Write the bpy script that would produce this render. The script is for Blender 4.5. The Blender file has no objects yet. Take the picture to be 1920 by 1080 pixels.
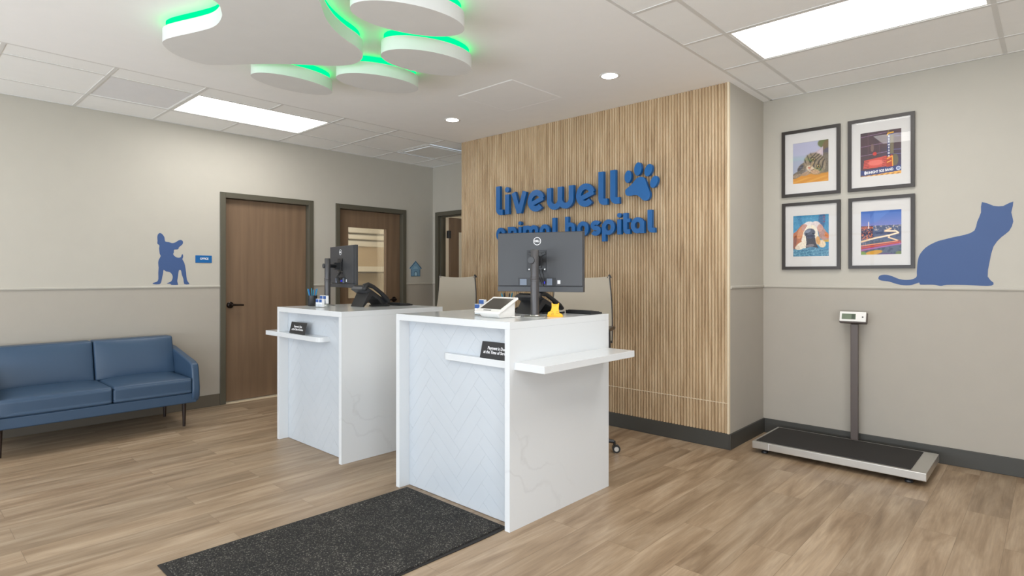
import bpy, bmesh, math, random
import numpy as np
from mathutils import Matrix, Vector
random.seed(7)
C = bpy.context.scene
COL = C.collection
PI = math.pi

# ------------------------------------------------------------------ camera, world, light, exposure
XL, YW, YR, YC, H = -6.174, 4.325, 5.022, 5.078, 2.758
cam_d = bpy.data.cameras.new('camera')
cam = bpy.data.objects.new('camera', cam_d)
COL.objects.link(cam)
cam.location = (0, 0, 1.31)
cam.rotation_euler = (PI / 2, 0, math.radians(42.8617))
cam_d.sensor_width = 36.0
cam_d.lens = 36.0 * 1097.4 / 1920.0
cam_d.shift_y = -(540 - 515.8) / 1920.0
cam_d.clip_start = 0.05
C.camera = cam

world = bpy.data.worlds.new('daylight_sky')
C.world = world
world.use_nodes = True
bg = world.node_tree.nodes['Background']
bg.inputs[0].default_value = (0.62, 0.78, 1.0, 1)
bg.inputs[1].default_value = 1.0

def area_light(name, loc, rot, sx, sy, power, color):
    d = bpy.data.lights.new(name, 'AREA')
    d.shape = 'RECTANGLE'
    d.size, d.size_y, d.energy, d.color = sx, sy, power, color
    o = bpy.data.objects.new(name, d)
    o.location, o.rotation_euler = loc, rot
    COL.objects.link(o)
    return o
# daylight outside the storefront windows behind the camera
area_light('storefront_daylight', (-2.0, -3.75, 1.5), (math.radians(90), 0, 0), 7.6, 2.3, 34, (0.60, 0.80, 1.0))
area_light('added_ceiling_fill_front', (-2.0, -3.74, .75), (math.radians(128), 0, 0), 7.6, .8, 180, (0.93, 0.97, 1.0))  # extra upward lamp added to lift the ceiling, standing in for pavement bounce
area_light('added_ceiling_fill_side', (2.75, -1.2, .9), (math.radians(128), 0, math.radians(90)), 3.4, 1.0, 130, (0.9, 0.95, 1.0))  # added fill lamp aimed up at the ceiling, outside an invented side window
PANEL = 7.6      # radiance of the ceiling panels

C.view_settings.view_transform = 'Standard'
C.view_settings.look = 'None'
C.view_settings.exposure = 0.26
C.view_settings.gamma = 1.0
C.view_settings.use_curve_mapping = False
C.cycles.max_bounces = 10
C.cycles.transparent_max_bounces = 24
C.cycles.diffuse_bounces = 6
C.cycles.sample_clamp_indirect = 4.0
C.cycles.use_denoising = True

# ------------------------------------------------------------------ materials
def lin(c):
    return tuple(((x / 255) / 12.92 if x / 255 <= 0.04045 else ((x / 255 + 0.055) / 1.055) ** 2.4) for x in c)

def mat(name, rgb, rough=0.5, metal=0.0, spec=0.5, bump=None, var=None, coat=0.0):
    m = bpy.data.materials.new(name)
    m.use_nodes = True
    nt = m.node_tree
    b = nt.nodes['Principled BSDF']
    col = lin(rgb) + (1,)
    b.inputs['Base Color'].default_value = col
    b.inputs['Roughness'].default_value = rough
    b.inputs['Metallic'].default_value = metal
    b.inputs['Specular IOR Level'].default_value = spec
    b.inputs['Coat Weight'].default_value = coat
    tc = nt.nodes.new('ShaderNodeTexCoord')
    n = nt.nodes.new('ShaderNodeTexNoise')
    nt.links.new(tc.outputs['Object'], n.inputs['Vector'])
    n.inputs['Scale'].default_value = (var or (8, .03))[0]
    n.inputs['Detail'].default_value = 3
    mx = nt.nodes.new('ShaderNodeMix'); mx.data_type = 'RGBA'
    k = (var or (8, .03))[1]
    mx.inputs['A'].default_value = tuple(x * (1 - k) for x in col[:3]) + (1,)
    mx.inputs['B'].default_value = tuple(min(1, x * (1 + k)) for x in col[:3]) + (1,)
    nt.links.new(n.outputs['Fac'], mx.inputs['Factor'])
    nt.links.new(mx.outputs['Result'], b.inputs['Base Color'])
    if bump:
        n2 = nt.nodes.new('ShaderNodeTexNoise')
        nt.links.new(tc.outputs['Object'], n2.inputs['Vector'])
        n2.inputs['Scale'].default_value = bump[0]
        n2.inputs['Detail'].default_value = 4
        bp = nt.nodes.new('ShaderNodeBump')
        bp.inputs['Strength'].default_value = bump[1]
        bp.inputs['Distance'].default_value = bump[2] if len(bump) > 2 else 0.002
        nt.links.new(n2.outputs['Fac'], bp.inputs['Height'])
        nt.links.new(bp.outputs['Normal'], b.inputs['Normal'])
    return m

def emit(name, rgb, strength):
    m = bpy.data.materials.new(name)
    m.use_nodes = True
    nt = m.node_tree
    nt.nodes.clear()
    e = nt.nodes.new('ShaderNodeEmission')
    e.inputs[0].default_value = (*rgb, 1)
    e.inputs[1].default_value = strength
    o = nt.nodes.new('ShaderNodeOutputMaterial')
    nt.links.new(e.outputs[0], o.inputs[0])
    return m

def nodes_of(m):
    return m.node_tree, m.node_tree.nodes['Principled BSDF']

def N(nt, t, **kw):
    n = nt.nodes.new('ShaderNode' + t)
    for k, v in kw.items():
        setattr(n, k, v)
    return n

def ramp(nt, stops):
    r = N(nt, 'ValToRGB')
    e = r.color_ramp.elements
    while len(e) < len(stops):
        e.new(0.5)
    for i, (p, c) in enumerate(stops):
        e[i].position = p
        e[i].color = (*c, 1)
    return r

M = {}
M['wall_upper'] = mat('greige_wall_paint', (186, 181, 170), 0.6, bump=(180, .12, .001))
M['wall_lower'] = mat('taupe_wall_paint', (171, 164, 153), 0.6, bump=(180, .12, .001))
M['rail'] = mat('rail_paint', (185, 180, 169), 0.5)
M['ceiling'] = mat('ceiling_paint', (252, 253, 253), 0.7)
M['tile'] = mat('ceiling_tile', (249, 250, 249), 0.9, bump=(220, .35, .002))
M['grid'] = mat('white_tee_bar', (222, 222, 220), 0.4)
M['cloud'] = mat('cloud_white', (226, 227, 226), 0.55)
M['base_warm'] = mat('baseboard_brown_grey', (92, 84, 72), 0.5)
M['base_dark'] = mat('baseboard_charcoal', (66, 65, 61), 0.5)
M['frame_paint'] = mat('door_frame_olive_grey', (86, 82, 70), 0.38)
M['quartz'] = None
M['black'] = mat('black_plastic', (34, 34, 36), 0.42)
M['dark'] = mat('charcoal_plastic', (62, 63, 66), 0.45, bump=(400, .1, .0006))
M['dark2'] = mat('dark_grey_metal', (52, 50, 50), 0.38)
M['pole'] = mat('satin_dark_pole', (78, 76, 77), 0.38, metal=0.3)
M['chrome'] = mat('chrome', (200, 200, 200), 0.18, metal=1.0)
M['steel'] = mat('brushed_steel', (205, 203, 198), 0.32, metal=0.85)
M['white_plastic'] = mat('white_plastic', (232, 230, 226), 0.3)
M['white'] = mat('white_paint', (238, 238, 236), 0.4)
M['blue'] = mat('sign_blue', (6, 92, 158), 0.34)
M['blue_edge'] = mat('sign_blue_edge', (12, 60, 118), 0.45)
M['decal'] = mat('decal_blue', (60, 86, 134), 0.55)
M['office'] = mat('plaque_blue', (8, 94, 158), 0.4)
M['dogh'] = mat('doghouse_blue', (112, 152, 180), 0.5)
M['dogh_line'] = mat('doghouse_outline', (50, 82, 108), 0.5)
M['dogh_pale'] = mat('doghouse_pale', (160, 195, 212), 0.5)
M['leather'] = mat('blue_leather', (52, 75, 100), 0.42, bump=(260, .25, .0012), var=(3, .08))
M['leather_dark'] = mat('blue_leather_piping', (38, 66, 102), 0.5)
M['leg'] = mat('dark_sofa_leg', (40, 28, 24), 0.3)
M['bronze'] = mat('oil_rubbed_bronze', (36, 26, 22), 0.28, metal=0.6)
M['pic_frame'] = mat('picture_frame_brown', (50, 43, 39), 0.35)
M['mat_board'] = mat('mat_board', (217, 214, 211), 0.7)
M['mesh_fabric'] = mat('chair_grey_mesh', (180, 170, 154), 0.75, bump=(900, .3, .001))
M['rubber'] = mat('black_rubber', (34, 31, 30), 0.75, bump=(500, .3, .001))
M['scale_post'] = mat('scale_post_brown', (88, 78, 74), 0.4)
M['lcd'] = mat('lcd_green_grey', (112, 124, 104), 0.25)
M['lcd_dark'] = mat('lcd_segments', (72, 82, 68), 0.3)
M['yellow'] = mat('yellow_plastic', (250, 184, 8), 0.35)
M['yellow_line'] = mat('yellow_line', (150, 92, 10), 0.5)
M['teal'] = mat('teal_pen', (20, 130, 160), 0.3)
M['pen_blue'] = mat('blue_pen', (14, 92, 170), 0.3)
M['card_white'] = mat('card_white', (238, 238, 240), 0.6)
M['card_blue'] = mat('card_blue', (44, 84, 150), 0.5)
M['screen'] = mat('dark_screen', (66, 62, 56), 0.12)
M['panel_glow'] = emit('light_panel_glow', (1.0, 0.98, 0.945), PANEL)
M['can_glow'] = emit('downlight_glow', (1.0, 0.96, 0.90), 14.0)
M['green_glow'] = emit('green_led', (0.0, 1.0, 0.20), 1.6)
M['led_blue'] = mat('blue_connector', (50, 50, 220), 0.4)
M['grey_vent'] = mat('grey_return_grille', (236, 237, 240), 0.6, bump=(700, .6, .001))
M['slot'] = mat('shadow_slot', (120, 118, 114), 0.8)
M['back_room'] = mat('back_room_paint', (222, 214, 196), 0.7)
M['blind'] = mat('white_blind', (232, 228, 214), 0.6)
M['blind_gap'] = mat('dark_shelf_edge', (70, 62, 52), 0.7)
M['back_tan'] = mat('tan_cabinet', (196, 176, 146), 0.6)
M['sticker'] = mat('grey_sticker', (112, 122, 138), 0.4)
M['paper'] = mat('paper', (230, 232, 236), 0.7)

def clear_plastic(name, tint=(0.95, 0.97, 0.98), mixf=0.14, rough=0.05):
    m = bpy.data.materials.new(name)
    m.use_nodes = True
    nt = m.node_tree
    nt.nodes.clear()
    t = N(nt, 'BsdfTransparent'); t.inputs[0].default_value = (*tint, 1)
    g = N(nt, 'BsdfGlossy'); g.inputs[1].default_value = rough
    f = N(nt, 'Fresnel'); f.inputs[0].default_value = 1.45
    mx = N(nt, 'MixShader'); o = N(nt, 'OutputMaterial')
    ad = N(nt, 'Math', operation='ADD'); ad.inputs[1].default_value = mixf
    ge = N(nt, 'NewGeometry'); iv = N(nt, 'Math', operation='SUBTRACT'); iv.inputs[0].default_value = 1.0
    nt.links.new(ge.outputs['Backfacing'], iv.inputs[1])
    fm = N(nt, 'Math', operation='MULTIPLY'); nt.links.new(f.outputs[0], fm.inputs[0]); nt.links.new(iv.outputs[0], fm.inputs[1])
    nt.links.new(fm.outputs[0], ad.inputs[0])
    nt.links.new(ad.outputs[0], mx.inputs[0])
    nt.links.new(t.outputs[0], mx.inputs[1]); nt.links.new(g.outputs[0], mx.inputs[2])
    nt.links.new(mx.outputs[0], o.inputs[0])
    return m
M['acrylic'] = clear_plastic('clear_acrylic', mixf=0.05)
M['glass'] = clear_plastic('picture_glass', (0.99, 0.99, 0.99), 0.0, 0.0)

def make_floor_mat():
    m = mat('wood_plank_floor', (150, 125, 100), 0.38)
    nt, b = nodes_of(m)
    tc = N(nt, 'TexCoord')
    mp = N(nt, 'Mapping'); mp.inputs['Rotation'].default_value = (0, 0, PI / 2)
    nt.links.new(tc.outputs['Object'], mp.inputs['Vector'])
    br = N(nt, 'TexBrick')
    br.offset = 0.37; br.offset_frequency = 2; br.squash = 1.0
    for k, v in (('Color1', (0, 0, 0, 1)), ('Color2', (1, 1, 1, 1)), ('Mortar', (.35, .35, .35, 1)), ('Scale', 1.0), ('Mortar Size', 0.0012),
                 ('Mortar Smooth', 0.3), ('Bias', 0.0), ('Brick Width', 1.22), ('Row Height', 0.18)):
        br.inputs[k].default_value = v
    nt.links.new(mp.outputs[0], br.inputs['Vector'])
    # grain offset per plank
    off = N(nt, 'VectorMath', operation='MULTIPLY_ADD')
    nt.links.new(br.outputs['Color'], off.inputs[0]); off.inputs[1].default_value = (9, 5, 3)
    nt.links.new(mp.outputs[0], off.inputs[2])
    st = N(nt, 'Mapping'); st.inputs['Scale'].default_value = (1.1, 9.0, 1)
    nt.links.new(off.outputs[0], st.inputs['Vector'])
    n1 = N(nt, 'TexNoise'); n1.inputs['Scale'].default_value = 1.3; n1.inputs['Detail'].default_value = 7; n1.inputs['Roughness'].default_value = .58
    n1.inputs['Distortion'].default_value = .6
    nt.links.new(st.outputs[0], n1.inputs['Vector'])
    r1 = ramp(nt, [(0.28, lin((126, 104, 81))), (0.5, lin((158, 136, 111))), (0.72, lin((182, 162, 138)))])
    nt.links.new(n1.outputs['Fac'], r1.inputs[0])
    st2 = N(nt, 'Mapping'); st2.inputs['Scale'].default_value = (3, 60, 1)
    nt.links.new(off.outputs[0], st2.inputs['Vector'])
    n2 = N(nt, 'TexNoise'); n2.inputs['Scale'].default_value = 2.0; n2.inputs['Detail'].default_value = 4
    nt.links.new(st2.outputs[0], n2.inputs['Vector'])
    r2 = ramp(nt, [(0.3, (.86, .86, .86)), (0.7, (1.06, 1.06, 1.06))])
    nt.links.new(n2.outputs['Fac'], r2.inputs[0])
    mu = N(nt, 'Mix', data_type='RGBA', blend_type='MULTIPLY'); mu.inputs['Factor'].default_value = 1
    nt.links.new(r1.outputs[0], mu.inputs['A']); nt.links.new(r2.outputs[0], mu.inputs['B'])
    r3 = ramp(nt, [(0.0, (.90, .90, .90)), (1.0, (1.07, 1.06, 1.05))])
    nt.links.new(br.outputs['Color'], r3.inputs[0])
    mu2 = N(nt, 'Mix', data_type='RGBA', blend_type='MULTIPLY'); mu2.inputs['Factor'].default_value = 1
    nt.links.new(mu.outputs['Result'], mu2.inputs['A']); nt.links.new(r3.outputs[0], mu2.inputs['B'])
    mo = N(nt, 'Mix', data_type='RGBA'); mo.inputs['B'].default_value = (*lin((96, 78, 60)), 1)
    fm = N(nt, 'Math', operation='MULTIPLY'); fm.inputs[1].default_value = 0.55
    nt.links.new(br.outputs['Fac'], fm.inputs[0]); nt.links.new(fm.outputs[0], mo.inputs['Factor'])
    nt.links.new(mu2.outputs['Result'], mo.inputs['A'])
    nt.links.new(mo.outputs['Result'], b.inputs['Base Color'])
    bp = N(nt, 'Bump'); bp.inputs['Strength'].default_value = .12; bp.inputs['Distance'].default_value = .002
    nt.links.new(n2.outputs['Fac'], bp.inputs['Height']); nt.links.new(bp.outputs[0], b.inputs['Normal'])
    b.inputs['Roughness'].default_value = .42
    return m
M['floor'] = make_floor_mat()

def make_oak():
    m = mat('oak_slat', (190, 158, 118), 0.5)
    nt, b = nodes_of(m)
    tc = N(nt, 'TexCoord')
    st = N(nt, 'Mapping'); st.inputs['Scale'].default_value = (26, 4, 1.6)
    nt.links.new(tc.outputs['Object'], st.inputs['Vector'])
    n1 = N(nt, 'TexNoise'); n1.inputs['Scale'].default_value = 1.0; n1.inputs['Detail'].default_value = 6; n1.inputs['Roughness'].default_value = .6
    n1.inputs['Distortion'].default_value = .5
    nt.links.new(st.outputs[0], n1.inputs['Vector'])
    r1 = ramp(nt, [(0.22, lin((138, 113, 85))), (0.42, lin((177, 151, 118))), (0.6, lin((195, 172, 140))), (0.8, lin((206, 187, 158)))])
    nt.links.new(n1.outputs['Fac'], r1.inputs[0])
    # small dark knots stretched along the grain
    st2 = N(nt, 'Mapping'); st2.inputs['Scale'].default_value = (16, 3, 3.4)
    nt.links.new(tc.outputs['Object'], st2.inputs['Vector'])
    v = N(nt, 'TexVoronoi'); v.inputs['Scale'].default_value = 1.0
    nt.links.new(st2.outputs[0], v.inputs['Vector'])
    r2 = ramp(nt, [(0.0, (.62, .55, .48)), (0.12, (1, 1, 1))])
    nt.links.new(v.outputs['Distance'], r2.inputs[0])
    mu = N(nt, 'Mix', data_type='RGBA', blend_type='MULTIPLY'); mu.inputs['Factor'].default_value = .75
    nt.links.new(r1.outputs[0], mu.inputs['A']); nt.links.new(r2.outputs[0], mu.inputs['B'])
    n3 = N(nt, 'TexNoise'); n3.inputs['Scale'].default_value = 1.1; n3.inputs['Detail'].default_value = 2
    nt.links.new(tc.outputs['Object'], n3.inputs['Vector'])
    r3 = ramp(nt, [(0.35, (.90, .88, .86)), (0.65, (1.05, 1.04, 1.02))])
    nt.links.new(n3.outputs['Fac'], r3.inputs[0])
    mu2 = N(nt, 'Mix', data_type='RGBA', blend_type='MULTIPLY'); mu2.inputs['Factor'].default_value = 1
    nt.links.new(mu.outputs['Result'], mu2.inputs['A']); nt.links.new(r3.outputs[0], mu2.inputs['B'])
    nt.links.new(mu2.outputs['Result'], b.inputs['Base Color'])
    return m
M['oak'] = make_oak()
M['oak_trim'] = mat('pale_edge_trim', (222, 206, 178), 0.45)

def make_door_wood():
    m = mat('brown_door_laminate', (124, 98, 78), 0.42)
    nt, b = nodes_of(m)
    tc = N(nt, 'TexCoord')
    st = N(nt, 'Mapping'); st.inputs['Scale'].default_value = (14, 14, .7)
    nt.links.new(tc.outputs['Object'], st.inputs['Vector'])
    n1 = N(nt, 'TexNoise'); n1.inputs['Scale'].default_value = 1.2; n1.inputs['Detail'].default_value = 6; n1.inputs['Distortion'].default_value = .3
    nt.links.new(st.outputs[0], n1.inputs['Vector'])
    r1 = ramp(nt, [(0.3, lin((112, 90, 70))), (0.7, lin((128, 104, 82)))])
    nt.links.new(n1.outputs['Fac'], r1.inputs[0])
    nt.links.new(r1.outputs[0], b.inputs['Base Color'])
    return m
M['door'] = make_door_wood()

def make_quartz():
    m = mat('white_quartz', (240, 240, 238), 0.13)
    nt, b = nodes_of(m)
    tc = N(nt, 'TexCoord')
    n0 = N(nt, 'TexNoise'); n0.inputs['Scale'].default_value = 2.2; n0.inputs['Detail'].default_value = 5
    nt.links.new(tc.outputs['Object'], n0.inputs['Vector'])
    ad = N(nt, 'VectorMath', operation='MULTIPLY_ADD'); ad.inputs[1].default_value = (.9, .9, .9)
    nt.links.new(n0.outputs['Color'], ad.inputs[0]); nt.links.new(tc.outputs['Object'], ad.inputs[2])
    v = N(nt, 'TexVoronoi', feature='DISTANCE_TO_EDGE'); v.inputs['Scale'].default_value = 1.05
    nt.links.new(ad.outputs[0], v.inputs['Vector'])
    r = ramp(nt, [(0.0, (1, 1, 1)), (0.022, (0, 0, 0))])
    nt.links.new(v.outputs['Distance'], r.inputs[0])
    n2 = N(nt, 'TexNoise'); n2.inputs['Scale'].default_value = 1.7; n2.inputs['Detail'].default_value = 2
    nt.links.new(tc.outputs['Object'], n2.inputs['Vector'])
    r2 = ramp(nt, [(0.48, (0, 0, 0)), (0.66, (1, 1, 1))])
    nt.links.new(n2.outputs['Fac'], r2.inputs[0])
    mm = N(nt, 'Math', operation='MULTIPLY'); nt.links.new(r.outputs[0], mm.inputs[0]); nt.links.new(r2.outputs[0], mm.inputs[1])
    m3 = N(nt, 'Math', operation='MULTIPLY'); m3.inputs[1].default_value = .20; nt.links.new(mm.outputs[0], m3.inputs[0])
    mx = N(nt, 'Mix', data_type='RGBA'); mx.inputs['A'].default_value = (*lin((217, 220, 222)), 1); mx.inputs['B'].default_value = (*lin((168, 168, 170)), 1)
    nt.links.new(m3.outputs[0], mx.inputs['Factor']); nt.links.new(mx.outputs['Result'], b.inputs['Base Color'])
    return m
M['quartz'] = make_quartz()
M['herring'] = mat('white_herringbone_tile', (195, 201, 207), 0.24)

def make_mat_carpet():
    m = mat('speckled_carpet', (50, 48, 44), 0.95)
    nt, b = nodes_of(m)
    tc = N(nt, 'TexCoord')
    v = N(nt, 'TexVoronoi'); v.inputs['Scale'].default_value = 210
    nt.links.new(tc.outputs['Object'], v.inputs['Vector'])
    sp = N(nt, 'SeparateColor'); nt.links.new(v.outputs['Color'], sp.inputs[0])
    r = ramp(nt, [(0.0, lin((22, 21, 20))), (0.5, lin((36, 34, 31))), (0.85, lin((60, 57, 52))), (1.0, lin((120, 116, 108)))])
    nt.links.new(sp.outputs[0], r.inputs[0])
    n = N(nt, 'TexNoise'); n.inputs['Scale'].default_value = 5; n.inputs['Detail'].default_value = 3
    nt.links.new(tc.outputs['Object'], n.inputs['Vector'])
    r2 = ramp(nt, [(0.35, (.75, .75, .75)), (0.65, (1.25, 1.25, 1.25))]); nt.links.new(n.outputs['Fac'], r2.inputs[0])
    mu = N(nt, 'Mix', data_type='RGBA', blend_type='MULTIPLY'); mu.inputs['Factor'].default_value = 1
    nt.links.new(r.outputs[0], mu.inputs['A']); nt.links.new(r2.outputs[0], mu.inputs['B'])
    nt.links.new(mu.outputs['Result'], b.inputs['Base Color'])
    bp = N(nt, 'Bump'); bp.inputs['Strength'].default_value = 1.0; bp.inputs['Distance'].default_value = .004
    nt.links.new(v.outputs['Distance'], bp.inputs['Height']); nt.links.new(bp.outputs[0], b.inputs['Normal'])
    return m
M['carpet'] = make_mat_carpet()

def make_reeded():
    m = bpy.data.materials.new('reeded_glass')
    m.use_nodes = True
    nt = m.node_tree
    nt.nodes.clear()
    tc = N(nt, 'TexCoord')
    w = N(nt, 'TexWave', bands_direction='Y'); w.inputs['Scale'].default_value = 22.0
    nt.links.new(tc.outputs['Object'], w.inputs['Vector'])
    bp = N(nt, 'Bump'); bp.inputs['Strength'].default_value = .5; bp.inputs['Distance'].default_value = .004
    nt.links.new(w.outputs['Fac'], bp.inputs['Height'])
    t = N(nt, 'BsdfRefraction'); t.inputs['Color'].default_value = (.96, .95, .92, 1); t.inputs['IOR'].default_value = 1.12; t.inputs['Roughness'].default_value = .06
    nt.links.new(bp.outputs[0], t.inputs['Normal'])
    d = N(nt, 'BsdfDiffuse'); d.inputs[0].default_value = (*lin((214, 204, 186)), 1)
    mx = N(nt, 'MixShader'); mx.inputs[0].default_value = .12
    g = N(nt, 'BsdfGlossy'); g.inputs[1].default_value = .1
    mx2 = N(nt, 'MixShader'); mx2.inputs[0].default_value = .05
    o = N(nt, 'OutputMaterial')
    nt.links.new(t.outputs[0], mx.inputs[1]); nt.links.new(d.outputs[0], mx.inputs[2])
    nt.links.new(mx.outputs[0], mx2.inputs[1]); nt.links.new(g.outputs[0], mx2.inputs[2])
    nt.links.new(mx2.outputs[0], o.inputs[0])
    return m
M['reeded'] = make_reeded()

# ------------------------------------------------------------------ builders
WM = {}

def thing(name, label, cat, loc=(0, 0, 0), rotz=0.0, group=None):
    o = bpy.data.objects.new(name, None)
    COL.objects.link(o)
    o.empty_display_size = 0.1
    o.location = loc
    o.rotation_euler = (0, 0, rotz)
    WM[o.name] = Matrix.Translation(loc) @ Matrix.Rotation(rotz, 4, 'Z')
    o['label'] = label; o['category'] = cat
    if group: o['group'] = group
    return o

def root_matrix(o):
    while o.parent is not None:
        o = o.parent
    return WM.get(o.name, Matrix.Identity(4))

class MB:
    def __init__(s):
        s.bm = bmesh.new()
    def box(s, x0, x1, y0, y1, z0, z1):
        v = [s.bm.verts.new(p) for p in ((x0, y0, z0), (x1, y0, z0), (x1, y1, z0), (x0, y1, z0), (x0, y0, z1), (x1, y0, z1), (x1, y1, z1), (x0, y1, z1))]
        for f in ((0, 3, 2, 1), (4, 5, 6, 7), (0, 1, 5, 4), (1, 2, 6, 5), (2, 3, 7, 6), (3, 0, 4, 7)):
            s.bm.faces.new([v[i] for i in f])
        return s
    def obox(s, c, ax, ay, az, hx, hy, hz):
        c, ax, ay, az = Vector(c), Vector(ax).normalized(), Vector(ay).normalized(), Vector(az).normalized()
        v = []
        for k in (-1, 1):
            for (i, j) in ((-1, -1), (1, -1), (1, 1), (-1, 1)):
                v.append(s.bm.verts.new(c + ax * hx * i + ay * hy * j + az * hz * k))
        for f in ((0, 3, 2, 1), (4, 5, 6, 7), (0, 1, 5, 4), (1, 2, 6, 5), (2, 3, 7, 6), (3, 0, 4, 7)):
            s.bm.faces.new([v[i] for i in f])
        return s
    def prism(s, pts, fn, a, b):
        """closed 2D outline, fn(u,v,w) -> point, between w=a and w=b"""
        lo = [s.bm.verts.new(fn(u, v, a)) for u, v in pts]
        hi = [s.bm.verts.new(fn(u, v, b)) for u, v in pts]
        n = len(pts)
        s.bm.faces.new(lo[::-1]); s.bm.faces.new(hi)
        for i in range(n):
            s.bm.faces.new((lo[i], lo[(i + 1) % n], hi[(i + 1) % n], hi[i]))
        return s
    def cyl(s, p0, p1, r0, r1=None, n=24, cap=True):
        r1 = r0 if r1 is None else r1
        p0, p1 = Vector(p0), Vector(p1)
        d = (p1 - p0).normalized()
        a = d.orthogonal().normalized(); b = d.cross(a)
        A = [s.bm.verts.new(p0 + (a * math.cos(t) + b * math.sin(t)) * r0) for t in [2 * PI * i / n for i in range(n)]]
        B = [s.bm.verts.new(p1 + (a * math.cos(t) + b * math.sin(t)) * r1) for t in [2 * PI * i / n for i in range(n)]]
        for i in range(n):
            s.bm.faces.new((A[i], A[(i + 1) % n], B[(i + 1) % n], B[i]))
        if cap:
            s.bm.faces.new(A[::-1]); s.bm.faces.new(B)
        return s
    def tube(s, pts, r, n=10):
        pts = [Vector(p) for p in pts]
        rings = []
        prev = None
        for i, p in enumerate(pts):
            d = (pts[min(i + 1, len(pts) - 1)] - pts[max(i - 1, 0)]).normalized()
            a = d.orthogonal().normalized() if prev is None else (prev - d * prev.dot(d)).normalized()
            prev = a
            b = d.cross(a)
            rr = r[i] if isinstance(r, (list, tuple)) else r
            rings.append([s.bm.verts.new(p + (a * math.cos(2 * PI * k / n) + b * math.sin(2 * PI * k / n)) * rr) for k in range(n)])
        for A, B in zip(rings, rings[1:]):
            for k in range(n):
                s.bm.faces.new((A[k], A[(k + 1) % n], B[(k + 1) % n], B[k]))
        s.bm.faces.new(rings[0][::-1]); s.bm.faces.new(rings[-1])
        return s
    def lathe(s, c, prof, n=28, axis='Z'):
        c = Vector(c)
        rings = []
        for r, h in prof:
            ring = []
            for k in range(n):
                t = 2 * PI * k / n
                if axis == 'Z': p = Vector((r * math.cos(t), r * math.sin(t), h))
                elif axis == 'Y': p = Vector((r * math.cos(t), h, r * math.sin(t)))
                else: p = Vector((h, r * math.cos(t), r * math.sin(t)))
                ring.append(s.bm.verts.new(c + p))
            rings.append(ring)
        for A, B in zip(rings, rings[1:]):
            for k in range(n):
                s.bm.faces.new((A[k], A[(k + 1) % n], B[(k + 1) % n], B[k]))
        s.bm.faces.new(rings[0][::-1]); s.bm.faces.new(rings[-1])
        return s
    def ribbon(s, pts, w, fn, a, b, closed=False):
        """flat stroke of width w along a 2D path, extruded a..b"""
        n = len(pts)
        L, R = [], []
        for i, p in enumerate(pts):
            if closed:
                q0, q1 = pts[(i - 1) % n], pts[(i + 1) % n]
            else:
                q0, q1 = pts[max(i - 1, 0)], pts[min(i + 1, n - 1)]
            dx, dy = q1[0] - q0[0], q1[1] - q0[1]
            l = math.hypot(dx, dy) or 1
            nx, ny = -dy / l, dx / l
            L.append((p[0] + nx * w / 2, p[1] + ny * w / 2)); R.append((p[0] - nx * w / 2, p[1] - ny * w / 2))
        la = [s.bm.verts.new(fn(*p, a)) for p in L]; lb = [s.bm.verts.new(fn(*p, b)) for p in L]
        ra = [s.bm.verts.new(fn(*p, a)) for p in R]; rb = [s.bm.verts.new(fn(*p, b)) for p in R]
        m = n if closed else n - 1
        for i in range(m):
            j = (i + 1) % n
            s.bm.faces.new((la[i], la[j], ra[j], ra[i])); s.bm.faces.new((lb[j], lb[i], rb[i], rb[j]))
            s.bm.faces.new((la[j], la[i], lb[i], lb[j])); s.bm.faces.new((ra[i], ra[j], rb[j], rb[i]))
        if not closed:
            s.bm.faces.new((la[0], ra[0], rb[0], lb[0])); s.bm.faces.new((ra[-1], la[-1], lb[-1], rb[-1]))
        return s
    def build(s, name, m, parent=None, local=False, bevel=0.0, smooth=False, seg=2):
        bmesh.ops.recalc_face_normals(s.bm, faces=s.bm.faces)
        if parent is not None and not local:
            s.bm.transform(root_matrix(parent).inverted())
        me = bpy.data.meshes.new(name)
        s.bm.to_mesh(me); s.bm.free()
        o = bpy.data.objects.new(name, me)
        COL.objects.link(o)
        me.materials.append(M[m] if isinstance(m, str) else m)
        if parent is not None: o.parent = parent
        if smooth:
            for p in me.polygons: p.use_smooth = True
        if bevel:
            bv = o.modifiers.new('bevel', 'BEVEL'); bv.width = bevel; bv.segments = seg; bv.limit_method = 'ANGLE'; bv.angle_limit = math.radians(35)
            bv.harden_normals = False
            if smooth is False and seg >= 3:
                for p in me.polygons: p.use_smooth = True
                wn = o.modifiers.new('wn', 'WEIGHTED_NORMAL')
        return o

def autosmooth(o, deg=35):
    for p in o.data.polygons: p.use_smooth = True
    b = bmesh.new(); b.from_mesh(o.data)
    for e in b.edges:
        if len(e.link_faces) == 2 and e.calc_face_angle(0) > math.radians(deg): e.smooth = False
    b.to_mesh(o.data); b.free()
    return o

def tag(o, label, cat, group=None):
    o['label'] = label; o['category'] = cat
    if group: o['group'] = group
    return o

def struct(o):
    o['kind'] = 'structure'
    return o

def children_of(o):
    return [c for c in COL.objects if c.parent == o]

def copy_tree(o, parent=None):
    c = o.copy(); COL.objects.link(c)
    c.parent = parent
    for ch in children_of(o): copy_tree(ch, c)
    return c

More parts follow.
